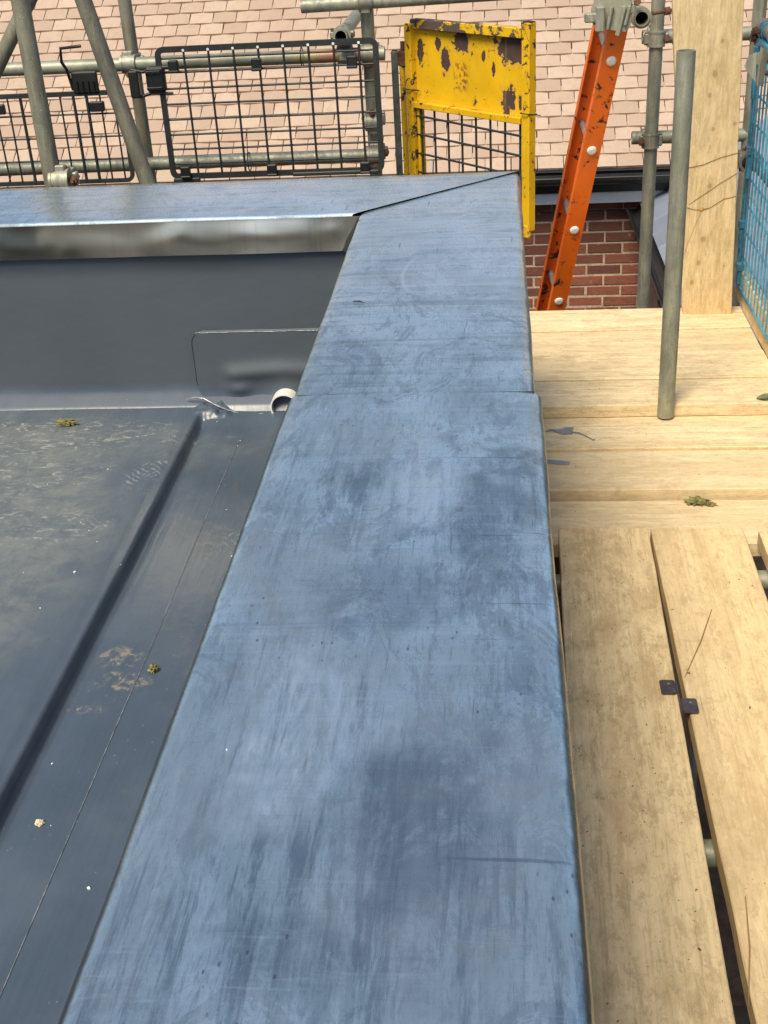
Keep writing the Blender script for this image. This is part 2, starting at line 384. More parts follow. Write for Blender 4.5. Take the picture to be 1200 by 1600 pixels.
def make_wood(name, light, dark, grime, axis=0, knots=.5, dirt=1.0, spots=()):
    """sawn softwood, grain along local axis (0 = x)"""
    M = Mat(name, .72, 0, .25); v = M.shift(M.obj(), 53)
    st = {0: (1, 14, 14), 1: (14, 1, 14), 2: (14, 14, 1)}[axis]
    st2 = {0: (2.5, 90, 90), 1: (90, 2.5, 90), 2: (90, 90, 2.5)}[axis]
    st3 = {0: (1, 3.2, 3.2), 1: (3.2, 1, 3.2), 2: (3.2, 3.2, 1)}[axis]
    g = M.noise(M.map(v, st), 1.6, 5, .6, .6)
    fi = M.noise(M.map(v, st2), 1.6, 4, .7, .2)
    gr = M.noise(v, 3.2, 5, .65, .8)
    g2 = M.noise(v, 11, 6, .75, .5)
    c = M.mix(M.ramp(g, .34, .66), dark, light)
    c = M.mix(M.ramp(fi, .5, .66, 0, .45), c, tuple(x*.62 for x in dark))
    c = M.mix(M.ramp(gr, .50, .68, 0, .45*dirt), c, grime)
    c = M.mix(M.ramp(g2, .57, .66, 0, .35*dirt), c, tuple(x*.72 for x in grime))
    mo = M.noise(v, 46, 6, .8, .6); mo2 = M.noise(M.map(v, tuple(1+(x-1)*.12 for x in st)), 17, 8, .8, .25)
    mg = M.noise(M.map(v, tuple(1+(x-1)*.45 for x in st)), 9, 6, .8, .5)
    c = M.mix(M.ramp(mg, .56, .62, 0, .38), c, tuple(x*.50 for x in dark))
    c = M.mix(M.ramp(mg, .44, .38, 0, .45), c, tuple(min(1, x*1.22) for x in light))
    c = M.mix(M.ramp(mo, .56, .62, 0, .32), c, tuple(x*.55 for x in dark))
    c = M.mix(M.ramp(mo2, .53, .57, 0, .42*dirt), c, tuple(x*.85 for x in grime))
    c = M.mix(M.ramp(mo2, .46, .40, 0, .30), c, tuple(min(1, x*1.15) for x in light))
    # pale worn fur
    c = M.mix(M.ramp(M.noise(v, 7.5, 5, .7), .56, .68, 0, .35), c, tuple(min(1, x*1.12) for x in light))
    # knots
    kd = M.voro(M.map(v, st3), 2.3 if knots < .8 else 3.0)
    kr = M.voro(M.map(v, st3), 2.3 if knots < .8 else 3.0, out=1)
    ksel = M.ramp(M.sep(kr)[0], .45, .5)
    ring = M.math('SINE', M.mul(kd, 190))
    kn = M.mul(ksel, M.ramp(kd, .018, .038, 1, 0))
    halo = M.mul(ksel, M.ramp(kd, .03, .16, 1, 0), M.ramp(ring, -.2, 1, 0, .3))
    c = M.mix(M.mul(halo, knots), c, tuple(x*.6 for x in dark))
    c = M.mix(M.mul(kn, knots, 1.3), c, (.16, .09, .045))
    if spots:
        raw = M.obj()
        ln_ = M.noise(M.map(v, (46, 46, 1.1)), 1.5, 4, .6, .9)
        c = M.mix(M.ramp(ln_, .52, .60, 0, .42), c, tuple(x*.66 for x in dark))
        c = M.mix(M.ramp(ln_, .46, .40, 0, .35), c, tuple(min(1, x*1.15) for x in light))
        k1 = M.maxf(*[M.blob(raw, (x, 0, z), (r_*.8, 1, r_), .35, 60, .5) for x, z, r_ in spots])
        k2 = M.maxf(*[M.blob(raw, (x, 0, z), (r_*1.7, 1, r_*3.4), .3, 30, .6) for x, z, r_ in spots])
        c = M.mix(M.mul(k2, .28), c, (.42, .27, .12)); c = M.mix(M.mul(k1, .6), c, (.24, .14, .065))
    # small nicks and splinter holes
    nk = M.mul(M.ramp(M.voro(M.map(v, st3), 26), .07, .11, 1, 0), M.ramp(M.noise(v, 8, 2), .56, .62))
    c = M.mix(M.mul(nk, .7*dirt), c, (.15, .10, .05))
    ck = M.mul(M.ramp(M.noise(M.map(v, tuple(x*.55 for x in st2), loc=(3, 3, 3)), 1.6, 3, .5, .3), .70, .73), M.ramp(M.noise(v, 4, 2), .5, .6))
    c = M.mix(M.mul(ck, .6), c, tuple(x*.35 for x in dark))
    rs = M.mul(M.ramp(M.noise(v, 2.6, 4, .6, 1), .63, .72), .28*dirt)
    c = M.mix(rs, c, (.50, .25, .14))
    rn = M.n('ShaderNodeObjectInfo').outputs['Random']
    c = M.mix(M.ramp(rn, 0, 1, 0, .30), c, (light[0]*.76, light[1]*.74, light[2]*.70))
    h = M.math('ADD', M.mul(fi, .5), M.math('ADD', M.math('ADD', M.mul(g2, .4), M.mul(mg, .8)), M.mul(ck, -.8)))
    return M.out(c, None, None, h, .55, .003)
WL, WD, WG = (.80, .645, .39), (.66, .51, .285), (.50, .36, .20)
m_wood_x = make_wood('sawn board wood', WL, WD, WG, 0, .6)
m_wood_y = make_wood('sawn board wood lengthwise', (.81, .625, .345), (.67, .49, .25), (.50, .345, .17), 1, .45, 1.15)
m_wood_z = make_wood('upright board wood', (.76, .60, .34), (.66, .49, .25), (.54, .40, .21), 2, .4, .6, ((-.03, .905, .006), (-.045, .81, .010), (-.055, .745, .008), (.03, .655, .007), (-.035, .64, .006), (-.03, .457, .008), (.045, .60, .004), (-.035, .275, .010), (-.045, .19, .009), (-.06, .12, .008), (.04, .18, .004), (-.01, 1.06, .009)))

def make_galv(name, col, rough=.5, metal=.55, green=.5):
    M = Mat(name, rough, metal); v = M.shift(M.obj(), 21)
    a = M.noise(v, 9, 5, .65, .4); b = M.noise(v, 70, 4, .7); sp = M.voro(v, 160)
    c = M.mix(M.ramp(a, .3, .7), tuple(x*.72 for x in col), tuple(x*1.2 for x in col))
    c = M.mix(M.ramp(b, .5, .75, 0, .5), c, tuple(x*.55 for x in col))
    stv = M.noise(M.map(v, (40, 40, 5)), 1.4, 5, .7, .4)
    c = M.mix(M.ramp(stv, .52, .60, 0, .5), c, tuple(x*1.5 for x in col[:2])+(col[2]*1.25,))
    c = M.mix(M.ramp(stv, .46, .38, 0, .5), c, tuple(x*.6 for x in col))
    c = M.mix(M.ramp(M.noise(v, 4, 4, .6), .5, .68, 0, green), c, (.33, .33, .22))
    c = M.mix(M.mul(M.ramp(sp, .12, .2, 1, 0), M.ramp(M.noise(v, 12, 2), .55, .62), .6), c, (.55, .55, .48))
    c = M.mix(M.ramp(M.noise(v, 16, 5, .7, 1), .66, .72, 0, .5), c, (.24, .13, .06))
    return M.out(c, M.ramp(b, .3, .7, rough-.08, rough+.15), None, M.math('ADD', b, M.mul(a, 1.0)), .3, .001)
m_galv = make_galv('galvanised tube', (.27, .275, .215), .5, .35, .25)
m_galv_d = make_galv('weathered dark tube', (.175, .165, .12), .6, .25, .2)
m_clamp = make_galv('coupler steel', (.32, .315, .25), .5, .4, .5)
m_rust = plain('rusty bolt', (.17, .085, .045), .8, .2, .35, 90, .6)
m_bore = plain('dark tube bore', (.03, .03, .028), .9)

def make_redworn():
    M = Mat('handrail tube with red paint traces', .5, .3); p = M.pos(); a = M.noise(p, 9, 5, .65, .4); b = M.noise(p, 60, 4, .7)
    c = M.mix(M.ramp(a, .3, .7), (.20, .205, .155), (.34, .345, .26))
    c = M.mix(M.ramp(b, .5, .75, 0, .5), c, (.16, .16, .13))
    k = M.maxf(M.blob(p, (-.60, 4.6, .862), (.085, .03, .05), .5, 30, .3), M.blob(p, (-.47, 4.6, .862), (.05, .03, .05), .5, 30, .3))
    c = M.mix(M.mul(k, .75), c, (.42, .15, .10))
    c = M.mix(M.mul(M.blob(p, (-.68, 4.6, .862), (.07, .03, .05), .6, 30, .3), .6), c, (.42, .38, .16))
    return M.out(c, None, None, b, .3, .001)
m_red = make_redworn()
def make_chipped(name, col, chip, amt=.62, rusty=False, sc=14):
    M = Mat(name, .42, 0, .5); v = M.shift(M.obj(), 11)
    n = M.noise(v, sc, 6, .68, .5); lo = M.noise(v, 3, 3)
    k = M.ramp(M.math('ADD', n, M.mul(lo, .35)), amt+.175, amt+.185)
    c = M.mix(M.ramp(M.noise(v, 5, 4, .6), .35, .7), tuple(x*.82 for x in col), col)
    c = M.mix(M.ramp(M.noise(v, 40, 5, .7), .55, .7, 0, .35), c, tuple(x*.6 for x in col))
    c = M.mix(M.ramp(M.math('ADD', n, M.mul(lo, .35)), amt+.12, amt+.18, 0, .45), c, (col[0]*.5, col[1]*.42, col[2]))
    c = M.mix(k, c, chip)
    return M, v, c, k, n
def make_orange():
    M, v, c, k, n = make_chipped('chipped orange paint', (.97, .175, .008), (.035, .028, .022), .605, sc=30)
    return M.out(c, M.ramp(k, 0, 1, .45, .8), None, M.mul(k, -1), .4, .001)
m_orange = make_orange()
def make_yellow(name, sheet):
    M, v, c, k, n = make_chipped(name, (.78, .465, .010), (.055, .030, .022), .645 if sheet else .585, sc=30)
    if sheet:
        vv = M.obj()
        bl = [((.37, 0, .222), (.060, 1, .036)), ((.735, 0, .215), (.125, 1, .045)), ((.255, 0, .145), (.030, 1, .040)), ((.20, 0, .205), (.022, 1, .028)),
              ((.70, 0, .050), (.046, 1, .042)), ((.815, 0, .055), (.036, 1, .042)), ((.065, 0, .165), (.024, 1, .040)), ((.53, 0, .178), (.014, 1, .020)),
              ((.60, 0, .140), (.012, 1, .024)), ((.37, 0, .105), (.05, 1, .05)), ((.69, 0, .004), (.022, 1, .012))]
        bl = [((a[0]*.70, 0, a[2]*1.02), (b[0]*.72, 1, b[2]*1.0)) for a, b in bl]
        ks = [M.blob(vv, a, b, 1.15, 34, .04) for a, b in bl[:9]] + [M.blob(vv, a, b, 1.15, 34, .04) for a, b in bl[10:]]
        rustk = M.mul(M.blob(vv, bl[9][0], bl[9][1], .4, 20, .3), M.ramp(M.noise(vv, 60, 4, .7), .48, .55))
        kk = M.maxf(*ks)
        halo = M.maxf(*[M.blob(vv, a, (b[0]*1.2, 1, b[2]*1.2), 1.15, 34, .25) for a, b in bl[:6]])
        c = M.mix(M.mul(halo, .5), c, (.45, .25, .07))
        c = M.mix(kk, c, M.mix(M.noise(vv, 30, 4), (.035, .02, .018), (.09, .05, .035)))
        c = M.mix(rustk, c, (.28, .11, .03))
        st = M.mul(M.ramp(M.noise(M.map(vv, (26, 1, 2.5)), 1.5, 4, .7), .55, .7), .25)
        c = M.mix(st, c, (.50, .33, .06))
        k = M.math('MAXIMUM', k, kk)
    return M.out(c, M.ramp(k, 0, 1, .38, .85), None, M.mul(k, -1), .5, .001)
m_yel = make_yellow('chipped yellow paint', False)
def make_rail():
    M, v, c, k, n = make_chipped('rusted yellow rail', (.80, .50, .012), (.085, .055, .045), .50, sc=18)
    return M.out(c, M.ramp(k, 0, 1, .4, .85), None, M.mul(k, -1), .5, .001)
m_rail = make_rail()
m_yels = make_yellow('flaking yellow sign paint', True)
m_black = plain('black coated wire', (.026, .030, .028), .45, 0, .2, 40, .1)
m_black2 = plain('black plastic', (.014, .015, .015), .4, 0, .2)
m_green = plain('greenish coated frame', (.055, .065, .055), .5, .1, .35, 30, .2)
m_blue = plain('blue painted wire', (.065, .29, .43), .4, 0, .3, 30, .2)
m_white = plain('white upvc', (.78, .79, .76), .35, 0, .05, 20, .05)
m_cream = plain('white rung cap', (.80, .77, .68), .5, 0, .08, 60)
m_pvc = plain('white pvc pipe', (.72, .70, .64), .4, 0, .06, 20)
m_alu = plain('grey aluminium rung', (.33, .32, .31), .4, .6, .15)
m_tab = plain('dull galvanised tab', (.10, .085, .09), .55, .4, .25, 60)
m_scrap = plain('grey membrane scrap', (.23, .25, .265), .5, 0, .2, 40)
m_moss = plain('olive moss', (.20, .19, .065), .95, 0, .5, 120, 1)
m_stone = plain('pale pebble', (.50, .43, .29), .8, 0, .3, 80, 1)
m_crumb = plain('white plaster crumbs', (.80, .80, .78), .8, 0, .05)
m_seam = plain('chalky lap edge', (.17, .185, .195), .7, 0, .5, 60)
m_glint = plain('shiny weld bead', (.26, .28, .29), .25, .3, .4, 80)
m_gap = plain('dark underlay', (.012, .014, .016), .9)
m_outerwall = plain('brown rendered wall', (.14, .10, .07), .9, 0, .3, 12, .5)
m_ground = plain('bare trodden earth', (.10, .085, .06), .95, 0, .35, 2, .6)
m_mortar = plain('sandy mortar', (.48, .38, .28), .95, 0, .25, 60, 1)
m_tieM = plain('black cable tie', (.02, .02, .02), .4)

def make_tile():
    M = Mat('clay plain tile', .75, 0, .3); v = M.pos(); r = M.rnd()
    n = M.noise(v, 20, 5, .65); n2 = M.noise(v, 2.2, 3, .6)
    c = M.mix(M.ramp(r, 0, 1), (.39, .287, .210), (.49, .376, .280))
    c = M.mix(M.ramp(n, .45, .7, 0, .4), c, (.34, .235, .18))
    c = M.mix(M.ramp(n2, .45, .65, 0, .35), c, (.40, .265, .20))
    c = M.mix(M.ramp(M.noise(v, 75, 3, .7), .62, .72, 0, .35), c, (.56, .46, .38))
    c = M.mix(M.ramp(r, .90, .96, 0, .25), c, (.30, .215, .175))
    return M.out(c, None, None, n, .4, .003)
m_tile = make_tile()
def make_brick():
    M = Mat('red facing brick', .9, 0, .2); v = M.pos(); r = M.rnd()
    n = M.noise(v, 45, 5, .7); n2 = M.noise(M.map(v, (6, 1, 30)), 2, 4)
    c = M.mix(M.ramp(r, .1, .9), (.145, .062, .045), (.27, .10, .062))
    c = M.mix(M.ramp(n, .45, .7, 0, .5), c, (.19, .075, .05))
    c = M.mix(M.ramp(n2, .5, .7, 0, .45), c, (.10, .05, .042))
    c = M.mix(M.ramp(M.noise(v, 9, 4, .7), .62, .70, 0, .5), c, (.42, .32, .25))
    return M.out(c, None, None, n, .8, .006)
m_brick = make_brick()
def make_slate():
    M = Mat('blue grey slate', .5, 0, .4); v = M.pos(); r = M.rnd(); n = M.noise(v, 14, 5, .65)
    c = M.mix(M.ramp(r, 0, 1), (.20, .225, .27), (.25, .28, .33))
    c = M.mix(M.ramp(n, .4, .7, 0, .4), c, (.17, .19, .23))
    return M.out(c, None, None, n, .3, .003)
m_slate = make_slate()

# ================================================================== SETTING
g = MB().add([(-60,-40,-4.6),(60,-40,-4.6),(60,90,-4.6),(-60,90,-4.6)], [(0,1,2,3)]).build('ground', m_ground)
tag(g, kind='structure')

# ------------------------------------------------------------------ the neighbouring house
house = thing('neighbour_house', (0, 8.2, -4.6), 'brick house behind the scaffolding with a large roof of pale pink clay tiles', 'house')
PT = R(36); ct, stt = math.cos(PT), math.sin(PT)
def tile_mesh(k):
    rr = random.Random(k); m = MB(); wd, ln, th = .1625, .165, .019
    vs = []
    for zz in (0, -th):
        for j in (0, 1):
            for i in range(5):
                u = i/4 - .5
                cam_ = -.0035*(4*u*u) + .002
                lip = .0018*(rr.random()-.5) if j == 0 else 0
                vs.append((u*wd, j*ln + lip + (abs(u)**3*.03 if j == 0 else 0), zz + cam_ + (.0 if j else .0)))
    fs = []
    for i in range(4):
        fs.append((i, i+1, 6+i, 5+i)); fs.append((10+i, 15+i, 16+i, 11+i))
        fs.append((i, 10+i, 11+i, i+1))
    fs += [(0, 5, 15, 10), (4, 14, 19, 9)]
    m.add(vs, fs); me = bpy.data.meshes.new('tile')
    me.from_pydata([tuple(a) for a in m.v], [], m.f); me.materials.append(m_tile); me.update(); return me
tmeshes = [tile_mesh(i) for i in range(6)]
stuffV, stuffF = MB(), None
GA, TW = .11, .1685
n_tiles = 0
rest = MB()
for r in range(52):
    y0 = 8.0 + r*GA*ct; z0 = -.372 + r*GA*stt
    off = (r % 2)*.5*TW + random.uniform(-.005, .005)
    for c in range(-28, 24):
        x = c*TW + off + random.uniform(-.0015, .0015)
        tl = R(36-6.0) + random.uniform(-.004, .004) + (random.random() < .05)*random.uniform(-.006, .012)
        rz = random.uniform(-.004, .004)
        Mx = Matrix.Translation((x, y0 + random.uniform(-.002, .002), z0 + .014 + random.uniform(0, .0015))) @ Matrix.Rotation(tl, 4, 'X') @ Matrix.Rotation(rz, 4, 'Z') @ Matrix.Rotation(random.uniform(-.005, .005), 4, 'Y')
        me = tmeshes[random.randrange(6)]
        if r < 9 and -2.75 < x < 2.3 and n_tiles < 290:
            o = bpy.data.objects.new('tile', me); C.objects.link(o); o.parent = house
            o.matrix_parent_inverse = Matrix.Translation(-house.location); o.matrix_basis = Mx; n_tiles += 1
        else:
            rest.add([Mx @ v.co for v in me.vertices], [tuple(p.vertices) for p in me.polygons])
rt_ = rest.build('roof_tiles', m_tile, house); tag(rt_, kind='stuff')
MB().add([(-5.0, 8.0, -.385), (4.3, 8.0, -.385), (4.3, 8.0+5.6*ct, -.385+5.6*stt), (-5.0, 8.0+5.6*ct, -.385+5.6*stt)], [(0,1,2,3)]).build('roof_underlay', m_gap, house)
MB().add([(-5.0, 8.0+5.6*ct, -.385+5.6*stt), (4.3, 8.0+5.6*ct, -.385+5.6*stt), (4.3, 18.0, -.6), (-5.0, 18.0, -.6)], [(0,1,2,3)]).build('rear_roof_slope', m_tile, house)
# gutter, fascia, soffit
gm = MB(); npt = 8
prof = [(.055*math.cos(PI + PI*i/npt), .055*math.sin(PI + PI*i/npt)) for i in range(npt+1)]
prof2 = [(.050*math.cos(2*PI - PI*i/npt), .050*math.sin(2*PI - PI*i/npt)) for i in range(npt+1)]
pp = prof + prof2
vs = [(x, 7.945+a, -.402+b) for x in (-5, 1.55) for a, b in pp]; n = len(pp)
gm.add(vs, [(i, (i+1) % n, n+(i+1) % n, n+i) for i in range(n)]); gm.add([vs[i] for i in range(n)], [tuple(range(n))]); gm.add(vs[n:], [tuple(range(n))])
gm.build('gutter', m_black2, house)
for x in (-2.0, -1.1, -.2, .52, 1.2):
    b = MB(); b.path([(x, 7.945-.059*math.cos(t), -.402-.059*math.sin(t)) for t in [i*PI/8 for i in range(9)]], .006, 6); b.build('gutter_bracket', m_black2, house)
MB().box((-1.72, 8.045, -.455), (6.56, .02, .15), bev=.002).build('fascia_board', m_black2, house)
MB().box((-1.72, 8.085, -.565), (6.56, .04, .088), bev=.003).build('soffit_trim', m_white, house)
MB().box((-.3, 8.33, -2.65), (9.4, .262, 3.9)).build('wall', m_mortar, house)
BW, BH = .224, .062
bm0 = bpy.data.meshes.new('brick')
q = MB().box((0, 0, 0), (BW, .03, BH), bev=.003); bm0.from_pydata([tuple(v) for v in q.v], [], q.f); bm0.materials.append(m_brick); bm0.update()
restb = MB()
for r in range(52):
    z = -.65 - r*.075
    for c in range(-21, 19):
        x = c*.237 + (r % 2)*.1185 + random.uniform(-.002, .002)
        y = 8.209 + random.uniform(-.002, .004)
        if r < 14 and -.3 < x < 1.5:
            o = bpy.data.objects.new('brick', bm0); C.objects.link(o); o.parent = house
            o.location = Vector((x, y, z)) - house.location; o.rotation_euler = (0, random.uniform(-.008, .008), random.uniform(-.004, .004))
        else:
            restb.add([(v.co.x+x, v.co.y+y, v.co.z+z) for v in bm0.vertices], [tuple(p.vertices) for p in bm0.polygons])
tag(restb.build('brickwork', m_brick, house), kind='stuff')

# ------------------------------------------------------------------ unseen houses added as a dark horizon for the metal to reflect
m_added_brick = plain('weathered brown brick of added houses', (.17, .085, .06), .9, 0, .25, 6, .3)
m_added_roof = plain('dark brown roof tiles of added houses', (.10, .065, .05), .85, 0, .3, 5, .5)
m_added_glass = plain('dark window glass of added houses', (.03, .035, .04), .1, 0, .1)
def add_unseen_house(cx, cy_, wx, wy, zt, label, face):
    t = thing('added_house', (cx, cy_, -4.6), label, 'house', 'unseen houses added for reflections')
    MB().box((cx, cy_, (zt-4.6)/2), (wx, wy, zt+4.6)).build('wall', m_added_brick, t)
    e = .35; rz_ = min(wx, wy)*.36
    if wx > wy: vs = [(cx-wx/2-e, cy_-wy/2-e, zt-.1), (cx+wx/2+e, cy_-wy/2-e, zt-.1), (cx+wx/2+e, cy_+wy/2+e, zt-.1), (cx-wx/2-e, cy_+wy/2+e, zt-.1), (cx-wx/2-e, cy_, zt+rz_), (cx+wx/2+e, cy_, zt+rz_)]; fs = [(0,1,5,4), (2,3,4,5), (3,0,4), (1,2,5), (0,3,2,1)]
    else: vs = [(cx-wx/2-e, cy_-wy/2-e, zt-.1), (cx+wx/2+e, cy_-wy/2-e, zt-.1), (cx+wx/2+e, cy_+wy/2+e, zt-.1), (cx-wx/2-e, cy_+wy/2+e, zt-.1), (cx, cy_-wy/2-e, zt+rz_), (cx, cy_+wy/2+e, zt+rz_)]; fs = [(0,4,5,3), (1,2,5,4), (0,1,4), (2,3,5), (0,3,2,1)]
    MB().add(vs, fs).build('added_house_roof', m_added_roof, t)
    for k in (-.3, 0, .3):
        for zz in (-3.2, -.6):
            if face in ('+x', '-x'):
                sg = 1 if face == '+x' else -1
                f = MB().box((cx+sg*(wx/2+.01), cy_+k*wy, zz), (.06, 1.2, 1.3), bev=.01).build('window', m_white, t)
                g_ = MB().box((cx+sg*(wx/2+.03), cy_+k*wy, zz), (.05, 1.06, 1.16)).build('added_house_pane', m_added_glass, t)
            else:
                f = MB().box((cx+k*wx, cy_+wy/2+.01, zz), (1.2, .06, 1.3), bev=.01).build('window', m_white, t)
                g_ = MB().box((cx+k*wx, cy_+wy/2+.03, zz), (1.06, .05, 1.16)).build('added_house_pane', m_added_glass, t)
add_unseen_house(-10.5, 1.0, 6, 16, 1.6, 'long brown brick house added out of view left of the flat roof for reflections', '+x')
add_unseen_house(11.0, -1.0, 6, 14, 1.6, 'brown brick house added out of view beyond the scaffold boards for reflections', '-x')
add_unseen_house(0, -14, 14, 6, 1.2, 'brown brick house added behind the camera for the metal to reflect', '+y')

# ------------------------------------------------------------------ low slate roofed outbuilding on the right
outb = thing('outbuilding', (2.2, 6.5, -4.6), 'low outbuilding with blue grey slates and a black gutter below the clay tiled roof', 'outbuilding')
SP = R(31); cs, ss = math.cos(SP), math.sin(SP)
sl = MB(); k = 0
ns = 0
sme = bpy.data.meshes.new('slate'); q = MB().box((.14, 0, -.004), (.30, .246, .008), bev=.001)
sme.from_pydata([tuple(v) for v in q.v], [], q.f); sme.materials.append(m_slate); sme.update()
for r in range(15):
    for c in range(17):
        y = 5.2 + c*.25 + (r % 2)*.125
        if y > 9.2: continue
        Mx = Matrix.Translation((.93 + r*.19*cs, y, -.63 + r*.19*ss + .014)) @ Matrix.Rotation(-(SP - R(2.2)) + random.uniform(-.004, .004), 4, 'Y')
        o = bpy.data.objects.new('slate', sme); C.objects.link(o); o.parent = outb
        o.matrix_parent_inverse = Matrix.Translation(-outb.location); o.matrix_basis = Mx
MB().add([(.93, 5.0, -.64), (.93+2.9*cs, 5.0, -.64+2.9*ss), (.93+2.9*cs, 9.3, -.64+2.9*ss), (.93, 9.3, -.64)], [(0,1,2,3)]).build('roof_underlay', m_gap, outb)
vs = [(.885+a, y, -.635+b) for y in (5.0, 8.17) for a, b in pp]
gm = MB().add(vs, [(i, (i+1) % n, n+(i+1) % n, n+i) for i in range(n)]); gm.add(vs[:n], [tuple(range(n))]); gm.add(vs[n:], [tuple(range(n))])
gm.build('gutter', m_black2, outb)
for yy in (5.6, 6.2, 6.8, 7.4, 8.0):
    MB().path([(.885-.059*math.cos(t), yy, -.635-.059*math.sin(t)) for t in [i*PI/8 for i in range(9)]], .006, 6).build('gutter_bracket', m_black2, outb)
MB().box((.958, 6.6, -.70), (.02, 3.1, .14), bev=.002).build('fascia_board', m_black2, outb)
MB().box((2.1, 6.6, -2.7), (2.2, 3.1, 3.8)).build('wall', m_outerwall, outb)

# ================================================================== OUR FLAT ROOF
roof = thing('flat_roof', (-1.5, 1.0, -4.6), 'grey membrane flat roof with lead coloured metal copings and a step to a side gutter', 'flat roof')
XI, XO, YI, YO, ZC = -.328, .056, 2.842, 3.205, .75
def coping_profile(xi, xo, z, drop_i, drop_o, r=.014):
    pts = [(xi, z-drop_i), (xi, z-drop_i*.5), (xi, z-r*1.6), (xi+r*.12, z-r*.75), (xi+r*.45, z-r*.28), (xi+r, z-.001)]
    k = 14
    for i in range(1, k):
        u = i/k; pts.append((xi+r + (xo-xi-2*r)*u, z + .0015*math.sin(PI*u)))
    pts += [(xo-r*1.2, z-.001), (xo-r*.6, z-r*.22), (xo-r*.2, z-r*.7), (xo, z-r*1.5), (xo-.001, z-drop_o*.5), (xo-.004, z-drop_o)]
    return pts
def coping_strip(name, xi, xo, z, y0, y1, nv, clip=False, amp=1.0):
    P = coping_profile(xi, xo, z, .085, .10)
    mi = len(P)-1
    def fn(u, v):
        x, zz = P[round(u*mi)]
        ye = y1
        if clip:
            s_ = min(1, max(0, (x-XI)/(XO-XI))); ye = YI + s_*(YO-YI) - .0015
        y = y0 + (ye-y0)*v
        edge = max(0, (x-(xo-.05))/.05)
        edgi = max(0, ((xi+.05)-x)/.05)
        dx = edge*amp*(.0030*fb(y, 3, 1, 4.5) + .0008*fb(y, 8, 2, 15))*(1 if zz > z-.03 else .5) + edgi*amp*.0018*fb(y, 1, 5, 6)
        top = 1 if zz > z-.02 else 0
        dz = amp*(.0010*fb(x*2.5, y*5, 0) + .0006*fb(x*8, y*14, 3) + .0022*edge*fb(y, 5, 9, 9))
        return (x+dx, y, zz+dz)
    m = MB().grid(fn, mi, nv); return m
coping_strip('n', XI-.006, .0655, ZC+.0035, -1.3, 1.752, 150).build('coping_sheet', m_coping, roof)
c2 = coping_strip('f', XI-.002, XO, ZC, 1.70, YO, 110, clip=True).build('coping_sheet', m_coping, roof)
# lip of the lap joint
def lip(u, v):
    x = XI-.003 + (.0645-XI+.003)*(.03 + .94*u)
    return (x, 1.752 + .0012*fb(x, 0, 0, 20), ZC+.0035-.0035*v + .0012*math.sin(PI*u))
MB().grid(lip, 30, 1).build('lap_edge', m_gap, roof)
# back coping, mitred into the side one
def back(u, v):
    r = .013
    prof = [(YI-.0152, ZC-.0015), (YI-.0150, ZC+.0005), (YI-.0143, ZC+.0020), (YI-.0125, ZC+.0032), (YI-.009, ZC+.0036)] + [(YI+.002+(YO-YI-.010)*i/12, ZC+.0035+.001*math.sin(PI*i/12)) for i in range(1, 13)] + [(YO+.001, ZC-.002), (YO+.003, ZC-.012), (YO+.003, ZC-.10)]
    y, z = prof[round(v*(len(prof)-1))]
    xe = XI + (y-YI)/(YO-YI)*(XO-XI) + .0015
    x = -3.2 + (xe+3.2)*u
    return (x, y + .002*fb(x, 0, 0, 4)*(1-u), z + .0012*fb(x*3, y*6, 2))
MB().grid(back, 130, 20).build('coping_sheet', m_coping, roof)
# substrate below the joint of the mitre, blocking under the copings
MB().prism([(XI+.012, 1.0), (XO-.012, 1.0), (XO-.012, YO-.03), (-3.2, YO-.03), (-3.2, YI+.012), (XI+.012, YI+.012)], .60, ZC-.006).build('coping_blocking', m_gap, roof)
# turned down metal flashing facing the roof
def flash(u, v):
    x = -3.2 + (XI+.002+3.2 - .055*(1-v)*0)*u
    xe = XI + .004 - .048*(1-v)
    x = -3.2 + (xe+3.2)*u
    z = .668 + (.747-.668)*v
    b = .008*fb(x*2.4, z*4, 1) + .0022*fb(x*9, z*12, 4)
    b *= math.sin(PI*min(1, v*1.02))*.8 + .2
    for (cx, cz, a, s_) in ((-.48, .71, .007, .03), (-.76, .725, .006, .022), (-1.05, .68, .005, .02), (-.39, .715, .008, .022), (-.60, .70, .003, .05)):
        b += .22*a*math.exp(-((x-cx)**2+(z-cz)**2)/(s_*s_))
    y = YI - .010 - .012*(1-v) - b
    return (x, y, z + .002*fb(x*3, 0, 7))
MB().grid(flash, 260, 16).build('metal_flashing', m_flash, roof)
# dark folded end of the flashing tucked against the side coping
def fold(u, v):
    x = XI-.046 + .045*v + .003*fb(u*3, v*2); y = YI-.018 - .006*math.sin(PI*u) ; z = .668 + .08*v
    return (x + u*.030*(1-v) + .004*u, y-.03*u*(1-.4*v), z)
MB().grid(fold, 6, 10).build('flashing_fold', m_gap, roof)
# membrane on the rear upstand
def rear(u, v):
    x = -3.2 + (XI+3.2)*u; z = .262 + .42*v
    y = YI - .001*fb(x*3, z*4, 0)*3 - .006*math.exp(-((z-.655)/.02)**2)
    y -= .0014*(x > -.47)                       # lap of the next sheet near the corner
    if z < .315: y -= .034*(1-min(1, (z-.262)/.053))**1.7
    return (x, y, z)
MB().grid(rear, 150, 30).build('upstand_membrane', m_memb, roof)
# inner side upstand below the side coping
MB().grid(lambda u, v: (XI+.006 - .02*max(0, 1-v*7)**2, -1.3+4.14*u, .245+.45*v), 30, 12).build('upstand_membrane', m_memb, roof)
